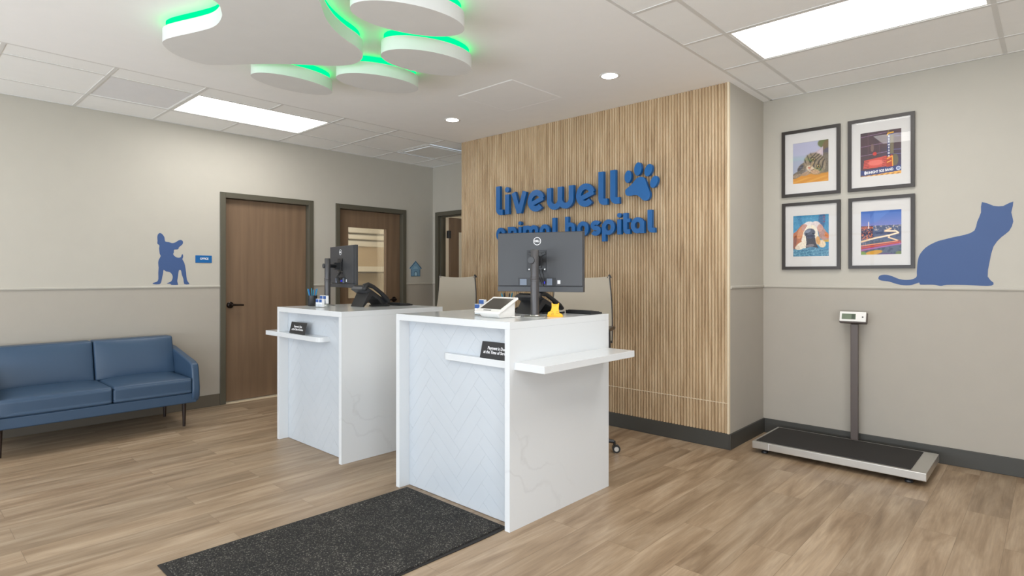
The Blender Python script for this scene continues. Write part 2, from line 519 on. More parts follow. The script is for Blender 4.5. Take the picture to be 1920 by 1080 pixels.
def text(name, body, size, m, loc, rot, parent=None, extrude=0.0008, align='CENTER', sx=1.0, offset=0.0, local=False, spacing=1.0, width=None, line=1.0, label=None):
    cu = bpy.data.curves.new('txt', 'FONT')
    cu.body = body; cu.size = size; cu.extrude = extrude; cu.align_x = align; cu.align_y = 'CENTER'
    cu.offset = offset; cu.space_character = spacing; cu.space_line = line; cu.resolution_u = 3
    t = bpy.data.objects.new('txt', cu); COL.objects.link(t)
    bpy.context.view_layer.update()
    me = bpy.data.meshes.new_from_object(t.evaluated_get(bpy.context.evaluated_depsgraph_get()))
    bpy.data.objects.remove(t)
    xs = [v.co.x for v in me.vertices]
    if width: sx = width / (max(xs) - min(xs))
    me.transform(Matrix.Translation(loc) @ rot.to_4x4() @ Matrix.Diagonal((sx, 1, 1, 1)))
    if parent is not None and not local: me.transform(root_matrix(parent).inverted())
    me.name = name
    me.materials.clear(); me.materials.append(M[m])
    o = bpy.data.objects.new(name, me); COL.objects.link(o)
    if parent is not None: o.parent = parent
    if label: o['label'] = label
    return o
R_Y = Matrix.Rotation(PI / 2, 3, 'X')                                   # text on a wall facing -Y
R_X = Matrix.Rotation(PI / 2, 3, 'Z') @ Matrix.Rotation(PI / 2, 3, 'X')    # text on a wall facing +X

XZ = lambda u, v, w: (u, w, v)
YZ = lambda u, v, w: (w, u, v)
XY = lambda u, v, w: (u, v, w)

def smooth_closed(pts, n=8):
    out = []
    N_ = len(pts)
    for i in range(N_):
        p0, p1, p2, p3 = (pts[(i + k - 1) % N_] for k in range(4))
        for j in range(n):
            t = j / n
            out.append(tuple(0.5 * (2 * p1[k] + (p2[k] - p0[k]) * t + (2 * p0[k] - 5 * p1[k] + 4 * p2[k] - p3[k]) * t * t + (3 * p1[k] - p0[k] - 3 * p2[k] + p3[k]) * t ** 3) for k in (0, 1)))
    return out

# ------------------------------------------------------------------ the room
XE, YS = 2.6, -3.6
T = 0.13
struct(MB().box(XL - 4.2, XE + .2, YS - .4, YC + 3.2, -0.1, 0).build('floor', 'floor'))

def wall_with_openings(name, axis, at, out, a0, a1, openings, zsplit, m_up='wall_upper', m_lo='wall_lower', z1=H + .03):
    """axis 'X': plane x=at running along y; out = outward thickness sign. openings: (a,b,z0,z1)"""
    for part, m, (za, zb) in ((0, m_lo, (0, zsplit)), (1, m_up, (zsplit, z1))):
        mb = MB()
        cuts = sorted(openings)
        cur = a0
        def bx(p, q, r, s_):
            if q - p < 1e-4 or s_ - r < 1e-4: return
            lo, hi = sorted((at, at + out * T))
            if axis == 'X': mb.box(lo, hi, p, q, r, s_)
            else: mb.box(p, q, lo, hi, r, s_)
        for (a, b, c, d) in cuts:
            bx(cur, a, za, zb)
            if c > za: bx(a, b, za, min(zb, c))
            if d < zb: bx(a, b, max(za, d), zb)
            cur = b
        bx(cur, a1, za, zb)
        struct(mb.build(name, m))
D1, D2, D3 = (2.343, 3.311), (3.637, 4.606), (-6.091, -5.122)
DH = 2.128
wall_with_openings('wall_left', 'X', XL, -1, YS, YC + T, [(D1[0], D1[1], 0, DH), (D2[0], D2[1], 0, DH)], 1.197)
wall_with_openings('wall_back', 'Y', YC, 1, XL, -4.70, [(D3[0], D3[1], 0, DH)], 1.197)
wall_with_openings('wall_right', 'Y', YR, 1, -1.80, XE, [], 1.218)
wall_with_openings('wall_front', 'Y', YS, -1, XL, XE, [(-5.8, 1.9, .35, 2.5)], 1.2)
wall_with_openings('wall_east', 'X', XE, 1, YS, YR, [(-2.9, .5, .35, 2.5)], 1.2)  # window opening here is invented, paired with the added side fill lamp
# box behind the slatted panel
m1 = MB(); m1.box(-4.766, -1.790, YW + .014, YR + T, 1.218, H + .03); struct(m1.build('wall_center', 'wall_upper'))
m1 = MB(); m1.box(-4.766, -1.790, YW + .014, YR + T, 0, 1.218); struct(m1.build('wall_center', 'wall_lower'))

# window mullions behind the camera; the side window is invented for fill light
for nm, ax, at, a0, a1, n in (('window_1', 'Y', YS - .06, -5.8, 1.9, 5), ('fill_window_2', 'X', XE + .06, -2.9, .5, 2)):
    mb = MB()
    for i in range(n + 1):
        c = a0 + (a1 - a0) * i / n
        c = min(max(c, a0 + .025), a1 - .025)
        if ax == 'Y': mb.box(c - .025, c + .025, at - .04, at + .04, .35, 2.5)
        else: mb.box(at - .04, at + .04, c - .025, c + .025, .35, 2.5)
    for z in (.37, 2.05, 2.48):
        if ax == 'Y': mb.box(a0, a1, at - .035, at + .035, z - .02, z + .02)
        else: mb.box(at - .035, at + .035, a0, a1, z - .02, z + .02)
    struct(mb.build(nm, 'dark2'))

# chair rails (thin moulding) and baseboards
def rail_y(x, sgn, y0, y1, z, nm):
    mb = MB()
    prof = [(0, -.012), (.006, -.012), (.011, -.004), (.011, .006), (.007, .012), (0, .012)]
    mb.prism([(x + sgn * a, z + b) for a, b in prof], lambda u, v, w: (u, w, v), y0, y1)
    return struct(mb.build(nm, 'rail'))
def rail_x(y, sgn, x0, x1, z, nm):
    mb = MB()
    prof = [(0, -.012), (.006, -.012), (.011, -.004), (.011, .006), (.007, .012), (0, .012)]
    mb.prism([(y + sgn * a, z + b) for a, b in prof], lambda u, v, w: (w, u, v), x0, x1)
    return struct(mb.build(nm, 'rail'))
rail_y(XL, 1, YS, 2.320, 1.197, 'trim_1')
rail_y(XL, 1, 3.335, 3.614, 1.197, 'trim_2')
rail_y(XL, 1, 4.629, YC, 1.197, 'trim_3')
rail_x(YC, -1, XL, -6.114, 1.197, 'trim_4')
rail_x(YR, -1, -1.79, XE, 1.218, 'trim_5')
rail_y(-1.790, 1, YW + .02, YR, 1.218, 'trim_6')
def bb(nm, m, *b):
    return struct(MB().box(*b).build(nm, m, bevel=.003))
BH = .118
bb('baseboard_left', 'base_warm', XL, XL + .012, YS, 2.320, 0, BH)
bb('baseboard_left', 'base_warm', XL, XL + .012, 3.335, 3.614, 0, BH)
bb('baseboard_left', 'base_warm', XL, XL + .012, 4.629, YC, 0, BH)
bb('baseboard_back', 'base_warm', XL, -6.114, YC - .012, YC, 0, BH)
bb('baseboard_back', 'base_warm', -5.10, -4.77, YC - .012, YC, 0, BH)
bb('baseboard_center', 'base_dark', -4.766, -1.782, YW - .012, YW + .014, 0, BH)
bb('baseboard_center', 'base_dark', -1.790, -1.778, YW - .012, YR, 0, BH)
bb('baseboard_right', 'base_dark', -1.778, XE, YR - .012, YR, 0, BH)

# slatted oak panel (one fluted panel, a short board course at its foot)
x0, x1 = -4.766, -1.790
nfl = 116
pitch = (x1 - x0 - .012) / nfl
def flutes(z0, z1, nm):
    mb = MB()
    pts = []
    for i in range(nfl):
        a = x0 + i * pitch
        for f, h in ((0.0, -.002), (0.09, -.002), (.14, .003), (.26, .0080), (.5, .0102), (.74, .0080), (.88, .003), (.92, -.002)):
            pts.append((a + f * pitch, YW - h))
    pts.append((x0 + nfl * pitch, YW))
    lo = [mb.bm.verts.new((x, y, z0)) for x, y in pts]; hi = [mb.bm.verts.new((x, y, z1)) for x, y in pts]
    for i in range(len(pts) - 1): mb.bm.faces.new((lo[i], lo[i + 1], hi[i + 1], hi[i]))
    b0 = [mb.bm.verts.new((pts[-1][0], YW + .014, z)) for z in (z0, z1)]; b1 = [mb.bm.verts.new((x0, YW + .014, z)) for z in (z0, z1)]
    mb.bm.faces.new((lo[-1], b0[0], b0[1], hi[-1])); mb.bm.faces.new((b0[0], b1[0], b1[1], b0[1])); mb.bm.faces.new((b1[0], lo[0], hi[0], b1[1]))
    mb.bm.faces.new(hi + [b0[1], b1[1]]); mb.bm.faces.new((lo + [b0[0], b1[0]])[::-1])
    o = mb.build(nm, 'oak')
    autosmooth(o, 50)
    return o
slat = thing('slat_panel', 'tall fluted oak panel behind the blue raised lettering', 'wall panel', (x0, YW, BH))
for (z0_, z1_) in ((BH + .002, .344), (.349, H - .001)):
    o = flutes(z0_, z1_, 'fluted_board'); o.data.transform(root_matrix(slat).inverted()); o.parent = slat
MB().box(x0, x1 - .012, YW - .009, YW + .013, .3435, .3495).build('joint_strip', 'oak_trim', slat)
MB().box(x1 - .012, x1 + .001, YW - .012, YW + .014, BH, H - .001).build('edge_trim', 'oak_trim', slat)

# ceiling: smooth drywall bulkhead between two fields of lay-in tiles
GL, GR = -4.79, -1.735
struct(MB().box(GL, GR, YS, YC + T, H, H + .1).build('ceiling', 'ceiling'))
def tile_field(xa, xb, ya, yb, gx, gy, holes):
    mb = MB()
    xs = sorted([xa] + [g for g in gx if xa < g < xb] + [xb]); ys = sorted([ya] + [g for g in gy if ya < g < yb] + [yb])
    for i in range(len(xs) - 1):
        for j in range(len(ys) - 1):
            cx, cy = (xs[i] + xs[i + 1]) / 2, (ys[j] + ys[j + 1]) / 2
            if any(h[0] < cx < h[1] and h[2] < cy < h[3] for h in holes): continue
            mb.box(xs[i] + .002, xs[i + 1] - .002, ys[j] + .002, ys[j + 1] - .002, H + .0035, H + .02)
    return mb
def tees(xa, xb, ya, yb, gx, gy, skips):
    mb = MB()
    w = .012
    for g in gx: mb.box(g - w, g + w, ya, yb, H + .001, H + .009)
    for g in gy:
        segs = [(xa, xb)]
        for (hx0, hx1, hy0, hy1) in skips:
            if hy0 + .01 < g < hy1 - .01:
                segs = [s_ for a, b in segs for s_ in (((a, min(b, hx0)), (max(a, hx1), b)) if hx0 < b and hx1 > a else ((a, b),)) if s_[1] - s_[0] > .01]
        for a, b in segs: mb.box(a, b, g - w, g + w, H + .0005, H + .009)
    for a, b, c, d in ((xa, xa + .02, ya, yb), (xb - .02, xb, ya, yb), (xa, xb, yb - .02, yb)):
        mb.box(a, b, c, d, H + .0002, H + .009)
    return mb
gyl = [1.12 + .6 * k for k in range(-8, 7)]
gxl = [-5.70, -5.05]
holes_l = [(-5.70, -5.05, 1.72, 2.92), (-5.70, -5.05, 1.12, 1.72), (-5.70, -5.05, 4.12, 4.72), (-5.70, -5.05, -1.28, -.08)]
struct(tile_field(XL, GL, YS, YC, gxl, gyl, holes_l).build('ceiling', 'tile'))
struct(tees(XL, GL, YS, YC, gxl, gyl, holes_l[:1] + holes_l[3:]).build('ceiling', 'grid'))
gyr = [-1.39 + .605 * k for k in range(-3, 11)]      # ... 2.845 3.45 4.055 4.66
gxr = [-1.455, -.24, .98, 2.2]
PAN_R = [(-1.455, -.24, 3.45, 4.055), (-1.455, -.24, 2.24, 2.845), (-1.455, -.24, -.18, .425), (.98, 2.2, -.18, .425), (-1.455, -.24, -1.995, -1.39), (.98, 2.2, -1.995, -1.39)]
struct(tile_field(GR, XE, YS, YR, gxr, gyr, PAN_R).build('ceiling', 'tile'))
struct(tees(GR, XE, YS, YR, gxr, gyr, []).build('ceiling', 'grid'))

def light_panel(x0, x1, y0, y1, label):
    t = thing('ceiling_light', label, 'ceiling light', ((x0 + x1) / 2, (y0 + y1) / 2, H), group='recessed light panels')
    mb = MB()
    w = .018
    for b in ((x0, x1, y0, y0 + w), (x0, x1, y1 - w, y1), (x0, x0 + w, y0 + w, y1 - w), (x1 - w, x1, y0 + w, y1 - w)): mb.box(*b, H + .003, H + .02)
    mb.build('frame', 'white', t)
    MB().box(x0 + w, x1 - w, y0 + w, y1 - w, H + .008, H + .014).build('diffuser', 'panel_glow', t)
    return t
light_panel(-5.69, -5.06, 1.73, 2.91, 'long lit ceiling panel over the left wall beside the grey grille')
light_panel(-1.445, -.25, 3.46, 4.045, 'large lit ceiling panel in the tiles above the framed pictures')
light_panel(-5.69, -5.06, -1.27, -.09, 'added unseen fill panel over the left wall, behind the camera')  # unseen panel added as fill light
light_panel(-1.445, -.25, 2.25, 2.835, 'second lit ceiling panel out from the framed pictures, mirrored in their glass')
light_panel(-1.445, -.25, -.17, .415, 'added unseen fill panel directly over the camera')  # this panel and the next three are unseen, added as fill light
light_panel(.99, 2.19, -.17, .415, 'added unseen fill panel to the right of the camera')
light_panel(-1.445, -.25, -1.985, -1.40, 'added unseen fill panel near the storefront, left one')
light_panel(.99, 2.19, -1.985, -1.40, 'added unseen fill panel near the storefront, right one')

g = thing('return_grille', 'flat grey ceiling grille between white tiles at the left', 'vent', (-5.37, 1.42, H))
mb = MB()
for b in ((-5.70, -5.05, 1.12, 1.14), (-5.70, -5.05, 1.70, 1.72), (-5.70, -5.68, 1.14, 1.70), (-5.07, -5.05, 1.14, 1.70)): mb.box(*b, H + .003, H + .018)
mb.build('frame', 'white', g)
MB().box(-5.68, -5.07, 1.14, 1.70, H + .006, H + .012).build('perforated_panel', 'grey_vent', g)

def diffuser(cx, cy, half, z, label, m='white', ring=(.86, .62), drop=.008):
    t = thing('air_diffuser', label, 'vent', (cx, cy, z), group='square ceiling air diffusers')
    def sq(r0, r1, za, zb, nm, mm):
        mb = MB()
        for b in ((cx - r0, cx + r0, cy - r0, cy - r1), (cx - r0, cx + r0, cy + r1, cy + r0), (cx - r0, cx - r1, cy - r1, cy + r1), (cx + r1, cx + r0, cy - r1, cy + r1)): mb.box(*b, za, zb)
        mb.build(nm, mm, t)
    sq(half, half * ring[0], z - .004, z + .008, 'frame', m)
    sq(half * ring[0], half * ring[1] - .01, z + .012, z + .018, 'slot', 'slot')
    MB().box(cx - half * ring[1], cx + half * ring[1], cy - half * ring[1], cy + half * ring[1], z - drop, z + .010).build('center_plate', m, t, bevel=.004)
    return t
diffuser(-5.375, 4.42, .29, H + .002, 'square air diffuser set in the tiles over the far left doors', ring=(.88, .80))
diffuser(-3.245, 3.47, .30, H + .003, 'white square air diffuser in the smooth ceiling before the oak panel', 'ceiling', (.985, .978), .005)

def downlight(x, y, label):
    t = thing('downlight', label, 'ceiling light', (x, y, H), group='round recessed downlights')
    MB().lathe((x, y, H), [(.050, -.002), (.068, -.0025), (.076, -.001), (.076, .004), (.050, .004)], 40).build('trim_ring', 'white', t, smooth=True)
    MB().lathe((x, y, H), [(.001, -.003), (.058, -.003), (.058, .002), (.001, .002)], 40).build('lens', 'can_glow', t)
downlight(-4.123, 3.625, 'round glowing downlight left, near the top left corner of the oak panel')
downlight(-2.373, 3.60, 'round glowing downlight right, above the blue paw print sign')

# paw shaped ceiling clouds with green glow strips
ZB, ZT = 2.632, 2.712
def cloud(name, outline, label, grp, cat='ceiling panel'):
    cx = sum(p[0] for p in outline) / len(outline); cy = sum(p[1] for p in outline) / len(outline)
    t = thing(name, label, cat, (cx, cy, H), group=grp)
    mb = MB(); mb.prism(outline, XY, ZB, ZT)
    autosmooth(mb.build('panel', 'cloud', t), 30)
    # led strip follows the outline, inset
    n = len(outline)
    ins = []
    for i, p in enumerate(outline):
        a, b = outline[i - 1], outline[(i + 1) % n]
        dx, dy = b[0] - a[0], b[1] - a[1]; l = math.hypot(dx, dy) or 1
        s_ = 1 if poly_area(outline) > 0 else -1
        ins.append((p[0] - dy / l * .02 * s_, p[1] + dx / l * .02 * s_))
    mb = MB(); mb.ribbon(ins, .006, XY, ZT + .0005, H - .004, closed=True)
    mb.build('glow_strip', 'green_glow', t)
    return t
def poly_area(p):
    return sum(p[i - 1][0] * p[i][1] - p[i][0] * p[i - 1][1] for i in range(len(p))) / 2
pad = [(-3.741, 1.094), (-3.852, 1.178), (-3.905, 1.295), (-3.903, 1.397), (-3.827, 1.474), (-3.704, 1.568), (-3.60, 1.66), (-3.525, 1.734), (-3.42, 1.857), (-3.33, 1.955), (-3.232, 2.010),
       (-3.126, 2.005), (-3.036, 1.958), (-2.973, 1.882), (-2.92, 1.773), (-2.85, 1.663), (-2.761, 1.565), (-2.68, 1.499), (-2.591, 1.427), (-2.48, 1.31), (-2.40, 1.14), (-2.40, .92), (-2.49, .74),
       (-2.64, .66), (-2.80, .70), (-2.89, .84), (-2.93, 1.00), (-2.985, 1.11), (-3.06, 1.158), (-3.128, 1.186), (-3.223, 1.203), (-3.297, 1.201), (-3.367, 1.183), (-3.465, 1.149), (-3.57, 1.11), (-3.66, 1.085)]
cloud('paw_pad_cloud', smooth_closed(pad, 5), 'large three-lobed white ceiling cloud with green glow, the pad of the paw', 'paw shaped ceiling clouds')
def ell(cx, cy, a, b, ang, n=56):
    c, s_ = math.cos(ang), math.sin(ang)
    return [(cx + a * math.cos(t) * c - b * math.sin(t) * s_, cy + a * math.cos(t) * s_ + b * math.sin(t) * c) for t in [2 * PI * i / n for i in range(n)]]
cloud('paw_toe_cloud', ell(-3.872, 1.943, .288, .152, math.radians(91)), 'oval white ceiling cloud with green glow, lowest and leftmost toe of the paw', 'paw shaped ceiling clouds')
cloud('paw_toe_cloud', ell(-3.425, 2.335, .288, .172, math.radians(76)), 'oval white ceiling cloud, second toe from the left, nearest the oak panel', 'paw shaped ceiling clouds')
cloud('paw_toe_cloud', ell(-2.868, 2.318, .300, .183, math.radians(78)), 'oval white ceiling cloud, third toe from the left, glowing green on both sides', 'paw shaped ceiling clouds')
cloud('paw_toe_cloud', ell(-2.450, 1.860, .305, .170, math.radians(74)), 'oval white ceiling cloud, rightmost toe at the top edge of the photo', 'paw shaped ceiling clouds')

# ------------------------------------------------------------------ doors
def door_frame_x(name, y0, y1):
    t = bpy.data.objects.new(name, None); COL.objects.link(t); t.location = (XL, (y0 + y1) / 2, 0); t['kind'] = 'structure'
    WM[t.name] = Matrix.Translation(t.location)
    fw = .055
    mb = MB()
    top = 2.151
    for a, b in ((y0, y0 + fw), (y1 - fw, y1)): mb.box(XL, XL + .014, a, b, 0, top)
    mb.box(XL, XL + .014, y0 + fw, y1 - fw, top - fw, top)
    i0, i1, zt = y0 + fw, y1 - fw, top - fw
    # jamb reveal and stop
    for a, b in ((i0 - .03, i0), (i1, i1 + .03)): mb.box(XL - T, XL + .001, a, b, 0, zt + .03)
    mb.box(XL - T, XL + .001, i0, i1, zt, zt + .03)
    for a, b in ((i0, i0 + .014), (i1 - .014, i1)): mb.box(XL - T, XL - .10, a, b, 0, zt)
    mb.box(XL - T, XL - .10, i0, i1, zt - .014, zt)
    mb.build('door_frame', 'frame_paint', t, bevel=.003)
    return t, i0, i1, zt

def lever(parent, x, y, z, d):
    mb = MB(); mb.lathe((x, y, z), [(.001, .0), (.034, .0), (.034, .008), (.026, .016), (.013, .018), (.012, .05), (.001, .05)], 28, 'X')
    mb.tube([(x + .045, y, z), (x + .048, y + d * .02, z + .002), (x + .046, y + d * .06, z), (x + .044, y + d * .12, z - .003)], [.012, .011, .009, .008], 12)
    o = mb.build('lever_handle', 'bronze', parent)
    autosmooth(o, 40)
    return o

d1, i0, i1, zt = door_frame_x('door_1', 2.321, 3.333)
lf = MB().box(XL - .098, XL - .054, i0 + .003, i1 - .003, .012, zt - .003).build('leaf', 'door', d1, bevel=.002)
lever(lf, XL - .054, 2.442, 1.002, 1)
MB().box(XL - .10, XL + .014, i0, i1, 0, .006).build('threshold', 'oak_trim', d1)
d2, i0, i1, zt = door_frame_x('door_2', 3.615, 4.628)
wy0, wy1, wz0, wz1 = 3.806, 4.372, 1.022, 1.902
mb = MB()
X0, X1 = XL - .098, XL - .054
mb.box(X0, X1, i0 + .003, wy0, .012, zt - .003); mb.box(X0, X1, wy1, i1 - .003, .012, zt - .003)
mb.box(X0, X1, wy0, wy1, .012, wz0); mb.box(X0, X1, wy0, wy1, wz1, zt - .003)
lf = mb.build('leaf', 'door', d2)
mb = MB()
for a, b, c, d in ((wy0, wy1, wz0, wz0 + .012), (wy0, wy1, wz1 - .012, wz1), (wy0, wy0 + .012, wz0, wz1), (wy1 - .012, wy1, wz0, wz1)): mb.box(X0 - .004, X1 + .004, a, b, c, d)
mb.build('glass_bead', 'door', lf, bevel=.003)
MB().box(X0 + .018, X0 + .024, wy0, wy1, wz0, wz1).build('reeded_pane', 'reeded', lf)
lever(lf, XL - .054, 4.478, .998, -1)
# third doorway, standing open, in the back wall
t3 = bpy.data.objects.new('door_3', None); COL.objects.link(t3); t3.location = (-5.6, YC, 0); t3['kind'] = 'structure'; WM[t3.name] = Matrix.Translation(t3.location)
mb = MB(); fx0, fx1, fw, top = -6.113, -5.10, .055, 2.151
for a, b in ((fx0, fx0 + fw), (fx1 - fw, fx1)): mb.box(a, b, YC - .014, YC, 0, top)
mb.box(fx0 + fw, fx1 - fw, YC - .014, YC, top - fw, top)
for a, b in ((fx0 + fw - .03, fx0 + fw), (fx1 - fw, fx1 - fw + .03)): mb.box(a, b, YC - .001, YC + T, 0, top - fw + .03)
mb.box(fx0 + fw, fx1 - fw, YC - .001, YC + T, top - fw, top - fw + .03)
mb.box(fx0 + fw, fx0 + fw + .014, YC + .03, YC + .075, 0, top - fw); mb.box(fx0 + fw, fx1 - fw, YC + .03, YC + .075, top - fw - .014, top - fw)
mb.build('door_frame', 'frame_paint', t3, bevel=.003)
ly0, ly1, lx0, lx1 = 5.262, 6.16, -6.060, -6.016
mb = MB()
gy0, gy1, gz0, gz1 = ly0 + .145, ly1 - .145, .25, 1.90
mb.box(lx0, lx1, ly0, gy0, .012, 2.09); mb.box(lx0, lx1, gy1, ly1, .012, 2.09); mb.box(lx0, lx1, gy0, gy1, .012, gz0); mb.box(lx0, lx1, gy0, gy1, gz1, 2.09)
lf3 = mb.build('leaf', 'door', t3)
MB().box(lx0 + .018, lx0 + .024, gy0, gy1, gz0, gz1).build('glass_pane', 'acrylic', lf3)
mb = MB()
for z in (1.86, 1.05, .25):
    mb.cyl((lx1 + .004, YC + T + .012, z - .05), (lx1 + .004, YC + T + .012, z + .05), .011, n=14)
    mb.box(lx0 + .01, lx1 + .004, YC + T + .008, ly0, z - .05, z + .05)
mb.build('hinge', 'black', lf3)

# rooms behind the doors
mb = MB()
mb.box(-9.0, XL - T, 3.30, 3.34, 0, H); mb.box(XL - 1.2, XL - T, YC + T + .0, YC + T + .04, 0, H); mb.box(-9.04, -9.0, 3.3, 6.6, 0, H); mb.box(-9.0, XL - 1.2, 6.6, 6.64, 0, H)
struct(mb.build('wall_office', 'back_room'))
struct(MB().box(-9.04, XL - 1.2, 3.30, 6.64, H, H + .05).box(XL - 1.2, XL - T, 3.30, YC + T, H, H + .05).build('ceiling', 'tile'))
mb = MB()
mb.box(XL - 1.2, XL - 1.16, YC + T + .05, YC + 3.0, 0, H); mb.box(XL - 1.2, -4.2, YC + 3.0, YC + 3.04, 0, H); mb.box(-4.24, -4.2, YR + T, YC + 3.0, 0, H)
struct(mb.build('wall_hall', 'back_room'))
struct(MB().box(XL - 1.2, -4.2, YC + T, YC + 3.04, H, H + .05).build('ceiling', 'tile'))
light_panel(-8.4, -7.0, 3.6, 5.0, 'added unseen ceiling panel brightening the room behind the reeded glass door').location.z -= .012  # unseen panel added and enlarged to brighten the view through the glass
light_panel(-6.2, -5.0, 6.5, 7.1, 'lit ceiling panel in the passage behind the open door').location.z -= .012
cab = thing('wall_cabinet', 'pale cabinet and blinds blurred behind the reeded glass', 'cabinet', (-8.75, 4.4, 0))
MB().box(-8.99, -8.72, 3.36, 6.58, 1.46, 1.80).build('tan_panel', 'back_tan', cab)
MB().box(-8.99, -8.70, 3.36, 6.58, 1.37, 1.459).build('white_shelf', 'blind', cab)
MB().box(-8.99, -8.705, 3.36, 6.58, 1.343, 1.369).build('shelf_edge', 'blind_gap', cab)
bl = thing('window_blind', 'white horizontal blind slats seen through the reeded door glass', 'blind', (-8.9, 4.4, 1.8))
for z0_, z1_ in ((1.802, 1.893), (1.922, 1.998), (2.032, 2.40)):
    MB().box(-8.75, -8.70, 3.36, 6.58, z0_, z1_).build('slat', 'blind', bl)
MB().box(-8.78, -8.752, 3.36, 6.58, 1.802, 2.42).build('backing', 'blind_gap', bl)

# ------------------------------------------------------------------ decals and plaques on the left wall
DOG = [(1.779, 1.705), (1.765, 1.69), (1.761, 1.663), (1.763, 1.633), (1.761, 1.608), (1.77, 1.597), (1.779, 1.588), (1.776, 1.561), (1.779, 1.531), (1.782, 1.507), (1.79, 1.489), (1.776, 1.461), (1.768, 1.428), (1.772, 1.38), (1.769, 1.331), (1.77, 1.277), (1.76, 1.25), (1.728, 1.238), (1.726, 1.226), (1.779, 1.224), (1.794, 1.247), (1.803, 1.295), (1.81, 1.332), (1.814, 1.361), (1.833, 1.345), (1.868, 1.338), (1.89, 1.307), (1.89, 1.277), (1.877, 1.249), (1.845, 1.234), (1.846, 1.228), (1.872, 1.227), (1.882, 1.217), (1.935, 1.217), (1.937, 1.227), (1.931, 1.252), (1.937, 1.295), (1.944, 1.35), (1.955, 1.36), (1.965, 1.351), (1.972, 1.313), (1.986, 1.27), (1.993, 1.223), (2.036, 1.222), (2.035, 1.232), (2.016, 1.264), (2.009, 1.332), (2.0, 1.4), (1.989, 1.438), (1.976, 1.462), (1.982, 1.481), (1.983, 1.5), (1.976, 1.513), (1.968, 1.499), (1.963, 1.484), (1.946, 1.477), (1.918, 1.483), (1.896, 1.508), (1.902, 1.528), (1.904, 1.553), (1.932, 1.556), (1.944, 1.568), (1.946, 1.579), (1.972, 1.601), (1.982, 1.623), (1.977, 1.641), (1.96, 1.649), (1.938, 1.641), (1.916, 1.624), (1.888, 1.615), (1.86, 1.623), (1.827, 1.629), (1.822, 1.663), (1.811, 1.686), (1.795, 1.702)]
tag(MB().prism(smooth_closed(DOG, 2), YZ, XL, XL + .0015).build('dog_decal', 'decal'), 'blue silhouette of a standing bulldog with upright ears above the chair rail', 'wall decal')
CAT = [(-0.566, 1.557), (-0.596, 1.549), (-0.62, 1.538), (-0.645, 1.524), (-0.671, 1.504), (-0.693, 1.477), (-0.709, 1.447), (-0.717, 1.412), (-0.721, 1.366), (-0.723, 1.331), (-0.723, 1.302), (-0.734, 1.288), (-0.751, 1.28), (-0.773, 1.276), (-0.8, 1.276), (-0.83, 1.282), (-0.856, 1.294), (-0.883, 1.306), (-0.907, 1.312), (-0.931, 1.312), (-0.95, 1.306), (-0.959, 1.292), (-0.957, 1.279), (-0.941, 1.27), (-0.914, 1.266), (-0.89, 1.262), (-0.863, 1.252), (-0.836, 1.243), (-0.803, 1.237), (-0.767, 1.237), (-0.741, 1.244), (-0.71, 1.257), (-0.706, 1.248), (-0.699, 1.242), (-0.652, 1.243), (-0.617, 1.242), (-0.596, 1.236), (-0.577, 1.235), (-0.55, 1.243), (-.45, 1.243), (-.36, 1.238), (-.31, 1.24), (-.30, 1.26), (-.33, 1.30), (-.32, 1.40), (-.30, 1.50), (-.26, 1.56), (-.22, 1.60), (-.20, 1.66), (-.21, 1.72), (-.20, 1.79), (-.25, 1.765), (-.30, 1.77), (-.36, 1.80), (-.365, 1.73), (-.385, 1.67), (-.40, 1.61), (-.45, 1.585), (-.51, 1.572)]
tag(MB().prism(smooth_closed(CAT, 2), XZ, YR, YR - .0015).build('cat_decal', 'decal'), 'blue silhouette of a sitting cat with its tail out, right of the framed pictures', 'wall decal')
pl = thing('office_plaque', 'small blue plaque reading OFFICE beside the brown door', 'sign', (XL, 2.168, 1.468))
MB().box(XL, XL + .006, 2.092, 2.244, 1.431, 1.504).build('plate', 'office', pl, bevel=.002)
text('lettering', 'OFFICE', .027, 'card_white', (XL + .0068, 2.172, 1.471), R_X, pl, width=.078, offset=.0006)
dh = thing('doghouse_plaque', 'small pale blue doghouse shaped plaque right of the reeded glass door', 'sign', (XL, 4.784, 1.35))
hs = [(4.708, 1.293), (4.708, 1.395), (4.690, 1.392), (4.683, 1.400), (4.784, 1.497), (4.885, 1.400), (4.878, 1.392), (4.858, 1.395), (4.858, 1.293)]
MB().prism(hs, YZ, XL, XL + .006).build('board', 'dogh', dh)
mb = MB()
mb.ribbon([(4.690, 1.398), (4.784, 1.488), (4.878, 1.398)], .010, YZ, XL + .006, XL + .0075)
mb.ribbon([(4.712, 1.390), (4.712, 1.297), (4.854, 1.297), (4.854, 1.390)], .006, YZ, XL + .006, XL + .0075)
for z_ in (1.325, 1.345, 1.365):
    mb.ribbon([(4.712, z_), (4.727, z_)], .004, YZ, XL + .006, XL + .0075); mb.ribbon([(4.840, z_), (4.854, z_)], .004, YZ, XL + .006, XL + .0075)
arch = [(4.760, 1.299)] + [(4.784 - .024 * math.cos(a), 1.335 + .024 * math.sin(a)) for a in [PI * i / 8 for i in range(9)]] + [(4.808, 1.299)]
mb.ribbon(arch, .006, YZ, XL + .006, XL + .0075)
mb.build('outline', 'dogh_line', dh)
mb = MB(); mb.prism([(4.765, 1.302), (4.765, 1.337), (4.784, 1.352), (4.803, 1.337), (4.803, 1.302)], YZ, XL + .006, XL + .0070)
mb.build('arched_door', 'dogh_pale', dh)
for z_, w_ in ((1.415, .028), (1.400, .038)): MB().box(XL + .006, XL + .0072, 4.784 - w_, 4.784 + w_, z_ - .0035, z_ + .0035).build('pale_bar', 'dogh_pale', dh)

